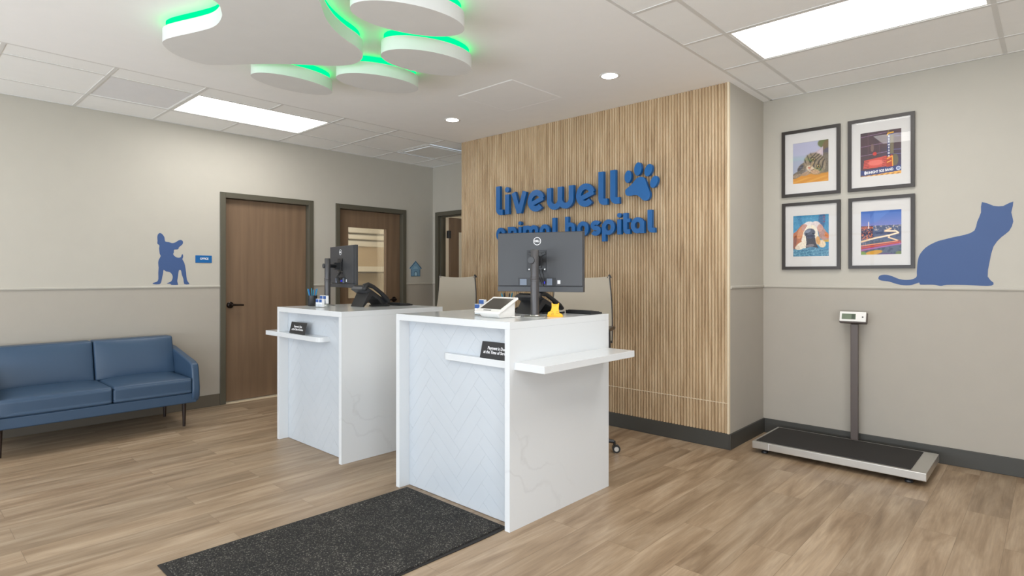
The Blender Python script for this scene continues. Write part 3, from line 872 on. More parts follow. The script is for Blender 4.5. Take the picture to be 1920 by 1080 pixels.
# ------------------------------------------------------------------ raised lettering on the oak panel
YA, YB = 4.252, 4.284
def arc(cx, cz, rx, rz, a0, a1, n=18):
    return [(cx + rx * math.cos(math.radians(a0 + (a1 - a0) * i / n)), cz + rz * math.sin(math.radians(a0 + (a1 - a0) * i / n))) for i in range(n + 1)]
def glyph(ch, x0, x1, zb, zx, za, s):
    mb = MB()
    k_ = [0]
    def st(p, w=s, closed=False):
        mb.ribbon(p, w, XZ, YA - .0004 * k_[0], YB + .0004 * k_[0], closed); k_[0] += 1
    h = s / 2
    cx = (x0 + x1) / 2; cz = (zb + zx) / 2
    if ch == 'l':
        r = s * .62
        st([(x0 + h, za), (x0 + h, zb + r + h)] + arc(x0 + h + r, zb + h + r, r, r, 180, 270, 8) + [(x1, zb + h)])
    elif ch == 'i':
        st([(cx, zb), (cx, zx - s * .15)]); mb.prism(arc(cx, zx + s * .72, s * .52, s * .50, 0, 345, 23), XZ, YA, YB)
    elif ch == 'v':
        st([(x0 + h * .9, zx), (cx - h * .1, zb + h * .2)]); st([(x1 - h * .9, zx), (cx + h * .1, zb + h * .2)])
        mb.prism([(cx - h * 1.15, zb), (cx + h * 1.15, zb), (cx + h * .9, zb + s * .5), (cx - h * .9, zb + s * .5)], XZ, YA - .001, YB + .001)
    elif ch == 'e':
        rx, rz = (x1 - x0) / 2 - h, (zx - zb) / 2 - h
        st(arc(cx, cz, rx, rz, -42, -345, 40))
        a = math.radians(14)
        st([(cx + rx * math.cos(a) + h * .55, cz + rz * math.sin(a) + h * .05), (cx - rx * .84, cz - rz * .42)], s * .80)
    elif ch == 'w':
        q = (x1 - x0 - s) / 4
        r = q
        st([(x0 + h, zx), (x0 + h, zb + h + r)] + arc(x0 + h + r, zb + h + r, r, r, 180, 360, 14) + [(cx, zx)])
        st([(cx, zx), (cx, zb + h + r)] + arc(x1 - h - r, zb + h + r, r, r, 180, 360, 14) + [(x1 - h, zx)])
    elif ch in 'nmh':
        top = za if ch == 'h' else zx
        st([(x0 + h, zb), (x0 + h, top)])
        k = 2 if ch == 'm' else 1
        r = (x1 - x0 - s) / 2 / k
        for i in range(k):
            c = x0 + h + r * (2 * i + 1)
            st([(c - r, zx - h - r)] + arc(c, zx - h - r, r, r, 180, 0, 14) + [(c + r, zb)])
    elif ch == 'o' or ch == 'p' or ch == 'a':
        rx, rz = (x1 - x0) / 2 - h, (zx - zb) / 2 - h
        st(arc(cx, cz, rx, rz, 0, 350, 35), closed=True)
        if ch == 'p': st([(x0 + h, zx - s * .9), (x0 + h, zb - (za - zx) * 1.0)])
        if ch == 'a': st([(x1 - h, zx - s * .9), (x1 - h, zb)])
    elif ch == 's':
        rx, rz = (x1 - x0) / 2 - h, (zx - zb) / 4 - h / 2
        st(arc(cx, zx - h - rz, rx, rz, 25, 270, 20) + arc(cx, zb + h + rz, rx, rz, 90, -155, 20))
    elif ch == 't':
        r = s * .5
        st([(x0 + h, za - s * .25), (x0 + h, zb + r + h)] + arc(x0 + h + r, zb + h + r, r, r, 180, 270, 8) + [(x1, zb + h)])
        st([(x0 - h * .0, zx - h * 1.1), (x1, zx - h * 1.1)], s * .8)
    # stand-off studs back to the panel
    for z_ in (zb + h * 1.1,):
        sx_ = x0 + h if ch in 'linmhtp' else cx
        mb.cyl((sx_, YB - .002, z_), (sx_, YW - .0104, z_), .006, n=10)
    return mb
G1, G2 = 'upper line of raised blue letters', 'lower line of raised blue letters'
L1 = [('l', -4.167, -4.075, 'first tall letter l'), ('i', -4.043, -3.985, 'letter i'), ('v', -3.952, -3.755, 'letter v'), ('e', -3.740, -3.532, 'first letter e, between v and w'), ('w', -3.500, -3.188, 'letter w'),
      ('e', -3.160, -2.958, 'second letter e, right of the w'), ('l', -2.920, -2.826, 'tall letter l right of the second e'), ('l', -2.798, -2.706, 'last tall letter l, beside the paw')]
for ch, a, b, d in L1:
    za = 2.208
    o = glyph(ch, a, b, 1.917, 2.124, za, .054).build('raised_letter', 'blue')
    tag(o, 'blue %s, upper line on the oak panel' % d, 'sign letter', G1)
L2 = [('a', -4.166, -4.045, 'first a, half hidden behind the monitor'), ('n', -4.003, -3.885, 'n'), ('i', -3.862, -3.820, 'i next to the m'), ('m', -3.800, -3.607, 'm'), ('a', -3.590, -3.468, 'a after the m'),
      ('l', -3.434, -3.362, 'l left of the h'), ('h', -3.285, -3.172, 'h'), ('o', -3.151, -3.024, 'o'), ('s', -3.002, -2.895, 's'), ('p', -2.882, -2.752, 'p with its stem hanging low'),
      ('i', -2.728, -2.688, 'i right of the p'), ('t', -2.668, -2.602, 't'), ('a', -2.595, -2.468, 'a under the paw'), ('l', -2.438, -2.372, 'last l, right end')]
for ch, a, b, d in L2:
    o = glyph(ch, a, b, 1.655, 1.789, 1.842, .039).build('raised_letter', 'blue')
    tag(o, 'blue letter %s, lower line on the oak panel' % d, 'sign letter', G2)
PAD = [(-2.648, 2.022), (-2.627, 2.04), (-2.59, 2.064), (-2.545, 2.106), (-2.523, 2.117), (-2.497, 2.119), (-2.466, 2.104), (-2.444, 2.049), (-2.416, 1.976), (-2.423, 1.938), (-2.44, 1.922), (-2.462, 1.92), (-2.488, 1.931), (-2.51, 1.954), (-2.537, 1.97), (-2.563, 1.975), (-2.59, 1.972), (-2.627, 1.975), (-2.645, 1.99)]
def paw_piece(outline, label, c):
    mb = MB(); mb.prism(outline, XZ, YA, YB); mb.cyl((c[0], YB - .002, c[1]), (c[0], YW - .0104, c[1]), .006, n=10)
    o = mb.build('raised_paw_piece', 'blue'); tag(o, label, 'sign symbol', 'raised blue paw print pieces')
paw_piece(smooth_closed(PAD, 4), 'three-lobed blue pad of the raised paw print sign', (-2.50, 2.04))
for (cx, cz, a, b, ang, d) in ((-2.622, 2.134, .052, .033, 86, 'leftmost'), (-2.528, 2.187, .055, .034, 84, 'second from left, topmost'), (-2.431, 2.166, .051, .033, 70, 'third from left'), (-2.380, 2.065, .050, .032, 68, 'rightmost')):
    paw_piece(ell(cx, cz, a, b, math.radians(ang), 40), 'oval blue toe of the raised paw print sign, %s' % d, (cx, cz))

# ------------------------------------------------------------------ reception counters
def clip_poly(poly, x0, x1, z0, z1):
    def cl(P, f, inter):
        out = []
        for i in range(len(P)):
            a, b = P[i - 1], P[i]
            if f(b):
                if not f(a): out.append(inter(a, b))
                out.append(b)
            elif f(a): out.append(inter(a, b))
        return out
    for k, v, s_ in ((0, x0, 1), (0, x1, -1), (1, z0, 1), (1, z1, -1)):
        if len(poly) < 3: return []
        def it(a, b, k=k, v=v):
            t = (v - a[k]) / (b[k] - a[k]); q = [a[0] + (b[0] - a[0]) * t, a[1] + (b[1] - a[1]) * t]; q[k] = v
            return tuple(q)
        poly = cl(poly, lambda p, k=k, v=v, s_=s_: (p[k] - v) * s_ >= -1e-9, it)
    return poly
def herringbone(x0, x1, z0, z1, yf, parent):
    mb = MB()
    mb.box(x0, x1, yf, yf + .02, z0, z1)
    L, W, gp = .30, .075, .0005
    c = math.cos(PI / 4)
    # herringbone in a 45 degree rotated frame
    n = 4
    for i in range(-26, 26):
        for j in range(-8, 9):
            for kind in (0, 1):
                ox, oy = i * W + j * L * 1.0, i * W - j * L * 1.0
                if kind == 0: r = (ox, oy, ox + L, oy + W)
                else: r = (ox + L, oy + W - L + 0, ox + L + W, oy + W) if False else (ox - W + 0, oy, ox, oy + L)
                a, b, d, e = r[0] + gp, r[1] + gp, r[2] - gp, r[3] - gp
                P = [(a, b), (d, b), (d, e), (a, e)]
                ca, sa = math.cos(math.radians(52)), math.sin(math.radians(52))
                P = [((x0 + x1) / 2 + (p[0] * ca - p[1] * sa), (z0 + z1) / 2 + (p[0] * sa + p[1] * ca)) for p in P]
                P = clip_poly(P, x0 + .001, x1 - .001, z0 + .001, z1 - .001)
                if len(P) >= 3: mb.prism(P, XZ, yf - .0008 - .0001 * ((i + j + kind) % 3), yf + .001)
    return mb.build('front_panel', 'herring', parent)

def counter(x0, x1, y0, y1, z, side, label):
    t = thing('reception_counter', label, 'reception counter', ((x0 + x1) / 2, (y0 + y1) / 2, 0), group='white quartz reception counters')
    th = .038
    MB().box(x0, x1, y0, y1, z - th, z).build('countertop', 'quartz', t, bevel=.001)
    MB().box(x0, x0 + .034, y0, y1, 0, z - th).build('side_panel', 'quartz', t)
    MB().box(x1 - .034, x1, y0, y1, 0, z - th).build('side_panel', 'quartz', t)
    herringbone(x0 + .034, x1 - .034, 0.002, z - th, y0 + .074, t)
    return t
K1 = counter(-2.996, -2.032, 2.172, 3.072, 1.070, 1, 'nearer white quartz counter with a wide side shelf at its right')
K2 = counter(-4.573, -3.610, 2.160, 3.070, 1.056, -1, 'farther white quartz counter with a shelf poking out at its left')
mb = MB()
yf = 2.207
outline = [(-1.832, yf), (-1.832, 3.045), (-2.0325, 3.045), (-2.0325, 2.2475), (-2.60, 2.2475)] + [(-2.56 - .045 * math.sin(a), yf + .04 - .04 * math.cos(a)) for a in [PI / 2 * (1 - i / 6) for i in range(7)]]
mb.prism(outline, XY, .824, .862); mb.build('ledge', 'quartz', K1, bevel=.002)
outline = [(-4.750, 2.146), (-4.750, 3.045), (-4.5725, 3.045), (-4.5725, 2.2345), (-3.890, 2.2345)] + [(-3.94 + .050 * math.sin(a), 2.146 + .05 - .05 * math.cos(a)) for a in [PI / 2 * (1 - i / 6) for i in range(7)]]
mb = MB(); mb.prism(outline, XY, .822, .858); mb.build('ledge', 'quartz', K2, bevel=.002)

def pay_sign(x0, x1, y, z, label, tx):
    t = thing('payment_sign', label, 'sign', ((x0 + x1) / 2, y, z), group='payment signs on the counter ledges')
    hh = .088; ln = .022
    mb = MB()
    up = Vector((0, ln, hh)).normalized(); nrm = Vector((0, -hh, ln)).normalized()
    c = Vector(((x0 + x1) / 2, y + .004, z + .001)) + up * .045
    mb.obox(c, (1, 0, 0), up, nrm, (x1 - x0) / 2, .045, .002)
    mb.build('board', 'black', t, bevel=.0015)
    a = math.atan2(ln, hh)
    R = Matrix.Rotation(PI / 2 - a, 3, 'X')
    text('lettering', 'Payment is Due\nat the Time of Service', .0235, 'card_white', c + nrm * .0026 + Vector((tx[0], 0, 0)), R, t, width=tx[1], offset=.0004, line=.95, extrude=.0003)
    return t
pay_sign(-2.292, -2.068, 2.209, .862, 'black payment sign on the nearer counter ledge, half behind the panel edge', (.004, .186))
pay_sign(-4.378, -4.136, 2.160, .858, 'black payment sign on the farther counter ledge, fully visible', (-.002, .175))

# ------------------------------------------------------------------ monitors
def monitor(pole_xy, z0, center, ang, label, knob=1):
    t = thing('computer_monitor', label, 'monitor', (pole_xy[0], pole_xy[1], z0), ang, 'office monitors seen from behind')
    Mi = root_matrix(t).inverted()
    c = Mi @ Vector((center[0], center[1], z0))
    cx, cy = c.x, c.y          # screen in local: long along x, back faces -y
    W, Z0, Z1 = .545, center[2] - z0, center[3] - z0
    mb = MB(); mb.box(cx - W / 2, cx + W / 2, cy - .004, cy + .022, Z0 + .0, Z1)
    mb.box(cx - W / 2 + .003, cx + W / 2 - .003, cy - .022, cy, Z0 + .036, Z1 - .003)
    s = mb.build('screen_housing', 'dark', t, local=True, bevel=.0025)
    MB().box(cx - W / 2 + .006, cx + W / 2 - .006, cy + .0222, cy + .023, Z0 + .03, Z1 - .006).build('display_glass', 'screen', s, local=True)
    MB().box(cx - W / 2, cx + W / 2, cy - .019, cy - .003, Z0, Z0 + .033).build('chin', 'dark', s, local=True, bevel=.002)
    yb = cy - .022
    # mount plate and arm
    vz = Z1 - .175
    px_ = cx - .012
    mb = MB(); mb.box(px_ - .066, px_ + .058, yb - .003, yb + .001, vz - .062, vz + .066); mb.build('mount_recess', 'black', s, local=True)
    for sx_ in (-1, 1):
        for sz_ in (-1, 1):
            MB().cyl((px_ + sx_ * .050, yb - .006, vz + sz_ * .05), (px_ + sx_ * .050, yb - .002, vz + sz_ * .05), .004, n=12).build('mount_screw', 'steel', s, local=True)
    mb = MB()
    mb.box(px_ - .030, px_ + .030, yb - .010, yb - .003, vz - .040, vz + .050)
    for sx_ in (-1, 1):
        mb.obox((px_ + sx_ * .040, yb - .006, vz + .042), (sx_, 0, .5), (0, 1, 0), (-.5, 0, sx_), .018, .003, .008)
    mb.box(px_ - .012, px_ + .022, yb - .06, yb - .008, vz - .030, vz + .030)
    mb.tube([(px_ + .004, yb - .05, vz), (px_ * .5, yb * .5, vz), (0, 0, vz)], .016, 12)
    mb.build('vesa_arm', 'black', t, local=True, bevel=.002)
    # port recess with connectors
    mb = MB(); mb.box(cx - .135, cx + .105, yb - .0025, yb + .002, Z0 + .037, Z0 + .085); mb.build('port_recess', 'black', s, local=True)
    MB().box(cx - .122, cx - .078, yb - .005, yb - .002, Z0 + .040, Z0 + .078).build('port_sticker', 'sticker', s, local=True)
    MB().box(cx + .050, cx + .084, yb - .005, yb - .002, Z0 + .040, Z0 + .080).build('port_sticker', 'sticker', s, local=True)
    mb = MB(); mb.box(cx + .026, cx + .040, yb - .016, yb - .002, Z0 + .048, Z0 + .064); mb.build('video_plug', 'led_blue', s, local=True, bevel=.002)
    mb = MB(); mb.box(cx + .116, cx + .134, yb - .0012, yb + .001, Z0 + .048, Z0 + .070); mb.build('rating_sticker', 'paper', s, local=True)
    mb = MB()
    for k, (a0_, b0_) in enumerate(((-.02, .0), (.0, .02), (.02, .033))):
        mb.tube([(cx + a0_, yb - .004, vz - .05), (cx + a0_ + .02, yb - .035, vz - .085), (cx + b0_ + .012, yb - .045, vz - .13 - .01 * k), (cx + b0_ - .01, yb - .03, Z0 + .09), (cx + b0_, yb - .012, Z0 + .056)], .0028, 8)
    mb.build('cables', 'black', s, local=True)
    # logo: ring and letters
    lz = Z1 - .055; lx = cx - .012
    mb = MB(); mb.ribbon([(lx + .0225 * math.cos(a), lz + .0225 * math.sin(a)) for a in [2 * PI * i / 40 for i in range(40)]], .0034, XZ, yb - .0014, yb + .001, closed=True)
    mb.build('logo_ring', 'card_white', s, local=True)
    text('logo_lettering', 'DELL', .0175, 'card_white', (lx, yb - .0014, lz), R_Y, s, extrude=.0006, width=.033, offset=.0007, local=True)
    # pole, clamp, base
    pz = 1.452 - z0 + (z0 - 1.06) * .5
    mb = MB(); mb.lathe((0, 0, 0), [(.0245, .006), (.0245, .205), (.0262, .207), (.0262, .213), (.0245, .215), (.0262, .221), (.0262, .228), (.0235, .230), (.0235, pz - .004), (.021, pz)], 32)
    autosmooth(mb.build('pole', 'pole', t, local=True), 40)
    mb = MB(); mb.cyl((-.012, -.018, vz), (-.012, -.034, vz), .020, n=24); mb.build('clamp_knob', 'dark', t, local=True, bevel=.002)
    mb = MB(); mb.lathe((0, 0, 0), [(.062, 0), (.064, .003), (.060, .0065), (.030, .0075), (.027, .012), (.001, .012)], 40); autosmooth(mb.build('base_disc', 'steel', t, local=True), 40)
    return t
a1_ = math.atan2(.202, .516)
monitor((-2.197, 2.560), 1.070, (-2.293, 2.723, 1.209, 1.570), a1_, 'nearer monitor seen from behind, standing in front of the oak panel')
a2_ = math.radians(-10.5)
monitor((-4.455, 2.535), 1.056, (-4.500, 2.712, 1.204, 1.562), a2_, 'farther monitor seen at a slant, on the left counter')

# ------------------------------------------------------------------ desk phones, keyboards
def phone(x, y, z, ang, label, zs=1.0):
    t = thing('desk_phone', label, 'telephone', (x, y, z), ang, 'dark desk phones')
    # profile in local YZ, user on +y side; body spans x -.10 .. +.10
    mb = MB()
    mb.prism([(-.125, 0), (-.105, 0), (-.03, .085), (.02, .055), (.075, 0), (.10, 0), (.035, .085), (-.03, .125), (-.065, .115)], YZ, -.085, .085)
    mb.build('stand', 'black', t, local=True, bevel=.003)
    mb = MB()
    mb.prism([(-.115, .140), (-.085, .165), (-.06, .160), (.125, .045), (.135, .020), (.12, .012), (.02, .055), (-.06, .105)], YZ, -.105, .060)
    b_ = mb.build('body', 'dark', t, local=True, bevel=.005)
    mb = MB(); mb.prism([(-.09, .1665), (-.01, .131), (-.007, .137), (-.087, .1725)], YZ, -.085, .03); mb.build('display', 'screen', b_, local=True)
    mb = MB()
    mb.tube([(.083, -.105, .135), (.083, -.095, .168), (.083, -.07, .176), (.083, -.02, .160), (.083, .05, .112), (.083, .10, .065), (.083, .13, .035)], [.020, .024, .022, .016, .016, .022, .018], 14)
    autosmooth(mb.build('handset', 'black', t, local=True), 50)
    # coiled cord resting on the counter
    mb = MB()
    pts = []
    n = 160
    for i in range(n):
        f = i / (n - 1)
        bx_, by_ = .112 + .03 * math.sin(f * PI * 1.5), .115 - .17 * f
        pts.append((bx_ + .0065 * math.cos(i * 1.1), by_, .0095 + .0065 * math.sin(i * 1.1)))
    mb.tube(pts, .0022, 6)
    mb.build('coiled_cord', 'black', t, local=True)
    for ch in children_of(t): ch.data.transform(Matrix.Diagonal((1, 1, zs, 1)))
    for ch in children_of(t):
        for c2 in children_of(ch): c2.data.transform(Matrix.Diagonal((1, 1, zs, 1)))
    return t
phone(-2.385, 2.815, 1.070, 0.0, 'dark desk phone standing behind the nearer monitor', .74)
p2 = phone(-4.118, 2.722, 1.056, 0.0, 'dark desk phone seen from its side right of the farther monitor')
def keyboard(x0, x1, y0, y1, z, label):
    t = thing('keyboard', label, 'keyboard', ((x0 + x1) / 2, (y0 + y1) / 2, z), group='black keyboards')
    mb = MB(); mb.prism([(y0, .0), (y1, .0), (y1, .010), (y0, .022)], lambda u, v, w: (w, u, v + z), x0, x1); mb.build('case', 'black', t, bevel=.002)
    mb = MB()
    nx = 15
    for j in range(5):
        for i in range(nx):
            xx = x0 + .01 + (x1 - x0 - .02) * i / nx; yy = y0 + .012 + (y1 - y0 - .022) * j / 5
            zz = z + .021 - .012 * (yy - y0) / (y1 - y0)
            mb.box(xx, xx + (x1 - x0 - .02) / nx - .003, yy, yy + .017, zz, zz + .004)
    mb.build('keys', 'dark', t)
    return t
keyboard(-2.255, -2.062, 2.925, 3.045, 1.070, 'black keyboard at the back edge of the nearer counter')
keyboard(-4.340, -3.960, 2.910, 3.040, 1.056, 'black keyboard at the back edge of the farther counter')

# mouse behind the payment terminal
mb = MB()
mb.lathe((-2.53, 2.80, 1.070), [(.036, 0), (.038, .008), (.034, .022), (.024, .032), (.010, .037), (.001, .038)], 24)
o = mb.build('computer_mouse', 'leg'); autosmooth(o, 50); tag(o, 'dark domed mouse between the payment terminal and the phone', 'computer mouse')

# payment terminal
tt = thing('payment_terminal', 'white tilted payment tablet at the front left of the nearer counter', 'payment terminal', (-2.335, 2.385, 1.070))
up = Vector((0, .155, .078)).normalized(); nr = Vector((0, -.078, .155)).normalized()
c = Vector((-2.335, 2.385, 1.138))
MB().obox(c, (1, 0, 0), up, nr, .098, .089, .006).build('tablet', 'white_plastic', tt, bevel=.003, seg=3)
MB().obox(c + nr * .0062 + up * .008, (1, 0, 0), up, nr, .080, .060, .0008).build('touch_screen', 'screen', tt)
MB().obox(c + nr * .0062 - up * .068 + Vector((-.01, 0, 0)), (1, 0, 0), up, nr, .030, .0035, .0006).build('card_slot', 'black', tt)
MB().prism([(2.335, 1.070), (2.46, 1.070), (2.462, 1.160), (2.448, 1.164), (2.315, 1.098), (2.322, 1.086)], YZ, -2.405, -2.258).build('stand', 'white_plastic', tt, bevel=.006, seg=3)
mb = MB(); mb.tube([(-2.262, 2.42, 1.076), (-2.245, 2.445, 1.0735), (-2.235, 2.475, 1.0735), (-2.255, 2.500, 1.0735)], .003, 8); mb.build('power_cable', 'white_plastic', tt)

# card holders
def tiered_holder(x, y, z, cols, label, grp='clear acrylic business card holders'):
    t = thing('card_holder', label, 'card holder', (x, y, z), group=grp)
    w = .052 * cols
    for (dy, zb, hh) in ((0, .004, .045), (.035, .030, .045)):
        mb = MB()
        mb.box(x - w / 2, x + w / 2, y + dy - .014, y + dy - .0125, z + zb, z + zb + hh * .55)
        mb.box(x - w / 2, x + w / 2, y + dy + .016, y + dy + .0175, z, z + zb + hh * .8)
        mb.box(x - w / 2, x + w / 2, y + dy - .014, y + dy + .017, z + zb - .003, z + zb - .0015)
        mb.build('acrylic_pocket', 'acrylic', t)
        for k in range(cols):
            cx_ = x - w / 2 + w * (k + .5) / cols
            st = thing('business_card_stack', 'business cards in the %s %s pocket, holder on the %s counter' % (('lower', 'upper')[dy > 0], ('left', 'right')[k] if cols > 1 else 'single', 'farther' if cols > 1 else 'nearer'), 'business cards', (cx_, y + dy, z + zb), group='business card stacks')
            MB().box(cx_ - .022, cx_ + .022, y + dy - .010, y + dy + .012, z + zb, z + zb + .062).build('cards', 'card_white', st, bevel=.001)
            MB().box(cx_ - .0205, cx_ + .0205, y + dy - .0106, y + dy - .0098, z + zb + .036, z + zb + .060).build('printed_band', 'card_blue', st)
    return t
tiered_holder(-4.235, 2.345, 1.056, 2, 'clear two-tier card holder on the farther counter, beside the pens')
tiered_holder(-2.545, 2.445, 1.070, 1, 'clear narrow card holder on the nearer counter, left of the payment terminal')

# pen cups
def pen_cup(x, y, z, r, h, pens, label, cup_m='black'):
    t = thing('pen_cup', label, 'pen holder', (x, y, z), group='dark pen cups')
    mb = MB(); mb.lathe((x, y, z), [(r * .92, 0), (r, .004), (r, h), (r - .003, h), (r - .004, .006), (.001, .006)], 28)
    autosmooth(mb.build('cup', cup_m, t), 40)
    words = ['right', 'back right', 'back left', 'left', 'front left', 'front right']
    for i, (m_, L_) in enumerate(pens):
        a = math.radians(43 + 60 * i)
        base = Vector((x + math.cos(a) * r * .27, y + math.sin(a) * r * .27, z + .0075))
        d = Vector((math.cos(a) * .22, math.sin(a) * .22, 1)).normalized()
        mb = MB(); mb.cyl(base, base + d * L_, .0044, n=10); mb.cyl(base + d * L_, base + d * (L_ + .008), .0044, .002, n=10)
        o = mb.build('pen', m_); autosmooth(o, 40)
        tag(o, '%s pen leaning to the %s in the cup on the %s counter' % ({'teal': 'teal', 'pen_blue': 'blue', 'black': 'black'}[m_], words[i], 'farther' if 'farther' in label else 'nearer'), 'pen', 'pens in cups')
pen_cup(-4.500, 2.425, 1.056, .038, .085, [('teal', .132), ('pen_blue', .126), ('teal', .134), ('teal', .130), ('pen_blue', .128), ('teal', .124)], 'dark pen cup on the farther counter, left of the card holder')
pen_cup(-2.625, 2.780, 1.070, .036, .080, [('teal', .112), ('black', .108), ('black', .111), ('teal', .110), ('black', .106)], 'dark pen cup on the nearer counter, hidden behind the payment terminal')

# yellow cat figurine
tc_ = thing('cat_figurine', 'small yellow cat figurine at the foot of the nearer monitor', 'figurine', (-2.117, 2.648, 1.070), math.radians(36))
prof = [(-.040, 0), (.040, 0), (.042, .010), (.034, .018), (.024, .022), (.020, .045), (.0215, .062), (.022, .080), (.012, .073), (-.010, .073), (-.020, .080), (-.0195, .062), (-.021, .048), (-.028, .032), (-.040, .026), (-.044, .012)]
MB().prism(smooth_closed(prof, 3), XZ, -.011, .011).build('body', 'yellow', tc_, local=True, bevel=.004, seg=3)
mb = MB()
for (a, b) in (((-.012, .063), (.008, .063)), ((-.022, .030), (-.010, .027)), ((.006, .027), (.020, .031)), ((-.020, .018), (-.008, .018)), ((.004, .018), (.022, .020)), ((-.018, .018), (-.022, .008)), ((-.011, .018), (-.012, .008))):
    mb.ribbon([a, b], .0018, XZ, -.0118, -.0108)
mb.build('markings', 'yellow_line', tc_, local=True)

# ------------------------------------------------------------------ office chairs
def make_chair(label):
    t = thing('office_chair', label, 'office chair', (0, 0, 0), 0, 'grey mesh office chairs')
    # faces -y; seat at z .70
    mb = MB()
    n = 14; rows = 10
    grid = []
    for j in range(rows + 1):
        f = j / rows
        z = .80 + .50 * f
        w = .245 - .030 * f ** 1.5
        y = .235 + .075 * f + .03 * math.sin(f * PI)
        grid.append([((i / n * 2 - 1) * w, y + .035 * (1 - (i / n * 2 - 1) ** 2) * (1 - .4 * f), z - .012 * (1 - (i / n * 2 - 1) ** 2) * (f > .95)) for i in range(n + 1)])
    A = [[mb.bm.verts.new(p) for p in r] for r in grid]; B = [[mb.bm.verts.new((p[0], p[1] + .008, p[2])) for p in r] for r in grid]
    for j in range(rows):
        for i in range(n):
            mb.bm.faces.new((A[j][i], A[j][i + 1], A[j + 1][i + 1], A[j + 1][i])); mb.bm.faces.new((B[j][i + 1], B[j][i], B[j + 1][i], B[j + 1][i + 1]))
    for i in range(n):
        mb.bm.faces.new((A[0][i + 1], A[0][i], B[0][i], B[0][i + 1])); mb.bm.faces.new((A[-1][i], A[-1][i + 1], B[-1][i + 1], B[-1][i]))
    for j in range(rows):
        mb.bm.faces.new((A[j][0], A[j + 1][0], B[j + 1][0], B[j][0])); mb.bm.faces.new((A[j + 1][-1], A[j][-1], B[j][-1], B[j + 1][-1]))
    autosmooth(mb.build('backrest', 'mesh_fabric', t, local=True), 50)
    mb = MB()
    for s_ in (-1, 1):
        mb.tube([(s_ * (.248 - .030 * f ** 1.5), .240 + .075 * f + .03 * math.sin(f * PI), .79 + .50 * f) for f in [k / 10 for k in range(11)]], [.006] * 10 + [.006], 10)
        x_ = s_ * .216
        mb.prism([(x_ - .020, 1.287), (x_ + .020, 1.287), (x_ + .006, 1.312), (x_ - .002, 1.316)], XZ, .312, .328)
    mb.tube([(-.246, .243, .80), (0, .285, .79), (.246, .243, .80)], .010, 10)
    mb.tube([(0, .285, .79), (0, .27, .70), (0, .10, .665)], .020, 12)
    autosmooth(mb.build('back_frame', 'dark2', t, local=True), 50)
    mb = MB(); mb.box(-.24, .24, -.24, .22, .675, .735); mb.build('seat', 'mesh_fabric', t, local=True, bevel=.025, seg=4)
    for s_ in (-1, 1):
        mb = MB(); mb.tube([(s_ * .20, .02, .672), (s_ * .255, .02, .680), (s_ * .265, .02, .74), (s_ * .265, .0, .905)], .012, 10)
        ar = autosmooth(mb.build('armrest', 'dark2', t, local=True), 50)
        MB().box(s_ * .265 - .030, s_ * .265 + .030, -.14, .12, .908, .930).build('arm_pad', 'leg', ar, local=True, bevel=.008, seg=3)
    mb = MB(); mb.cyl((0, 0, .10), (0, 0, .40), .030); mb.cyl((0, 0, .40), (0, 0, .66), .018); mb.box(-.07, .07, -.09, .11, .65, .68)
    autosmooth(mb.build('gas_column', 'dark2', t, local=True), 40)
    for k in range(5):
        a = 2 * PI * k / 5 + .3
        d = Vector((math.cos(a), math.sin(a), 0))
        mb = MB(); mb.tube([d * .01 + Vector((0, 0, .115)), d * .15 + Vector((0, 0, .105)), d * .30 + Vector((0, 0, .080))], [.024, .019, .014], 10)
        lg = autosmooth(mb.build('base_leg', 'dark2', t, local=True), 50)
        sd = Vector((-d.y, d.x, 0)); c_ = d * .305
        mb = MB()
        mb.cyl(c_ + Vector((0, 0, .045)), c_ + Vector((0, 0, .085)), .008, n=12)
        for s_ in (-1, 1):
            q = c_ + d * .012 + Vector((0, 0, .029))
            mb.cyl(q + sd * (s_ * .006), q + sd * (s_ * .022), .029, n=24)
        cs = autosmooth(mb.build('caster', 'black', lg, local=True), 40)
        mb = MB()
        for s_ in (-1, 1): mb.cyl(q + sd * (s_ * .022), q + sd * (s_ * .0235), .017, n=20)
        mb.cyl(q - sd * .003, q + sd * .003, .0292, n=24)
        mb.build('hub', 'steel', lg, local=True)
    return t
ch1 = make_chair('grey mesh office chair behind the nearer counter, partly hidden by the monitor')
ch2 = copy_tree(ch1)
ch2['label'] = 'grey mesh office chair between the two counters, in front of the open door'
ch1.location = (-2.617, 3.485, 0); ch1.rotation_euler = (0, 0, math.radians(24))
ch2.location = (-4.235, 3.52, 0); ch2.rotation_euler = (0, 0, math.radians(10))

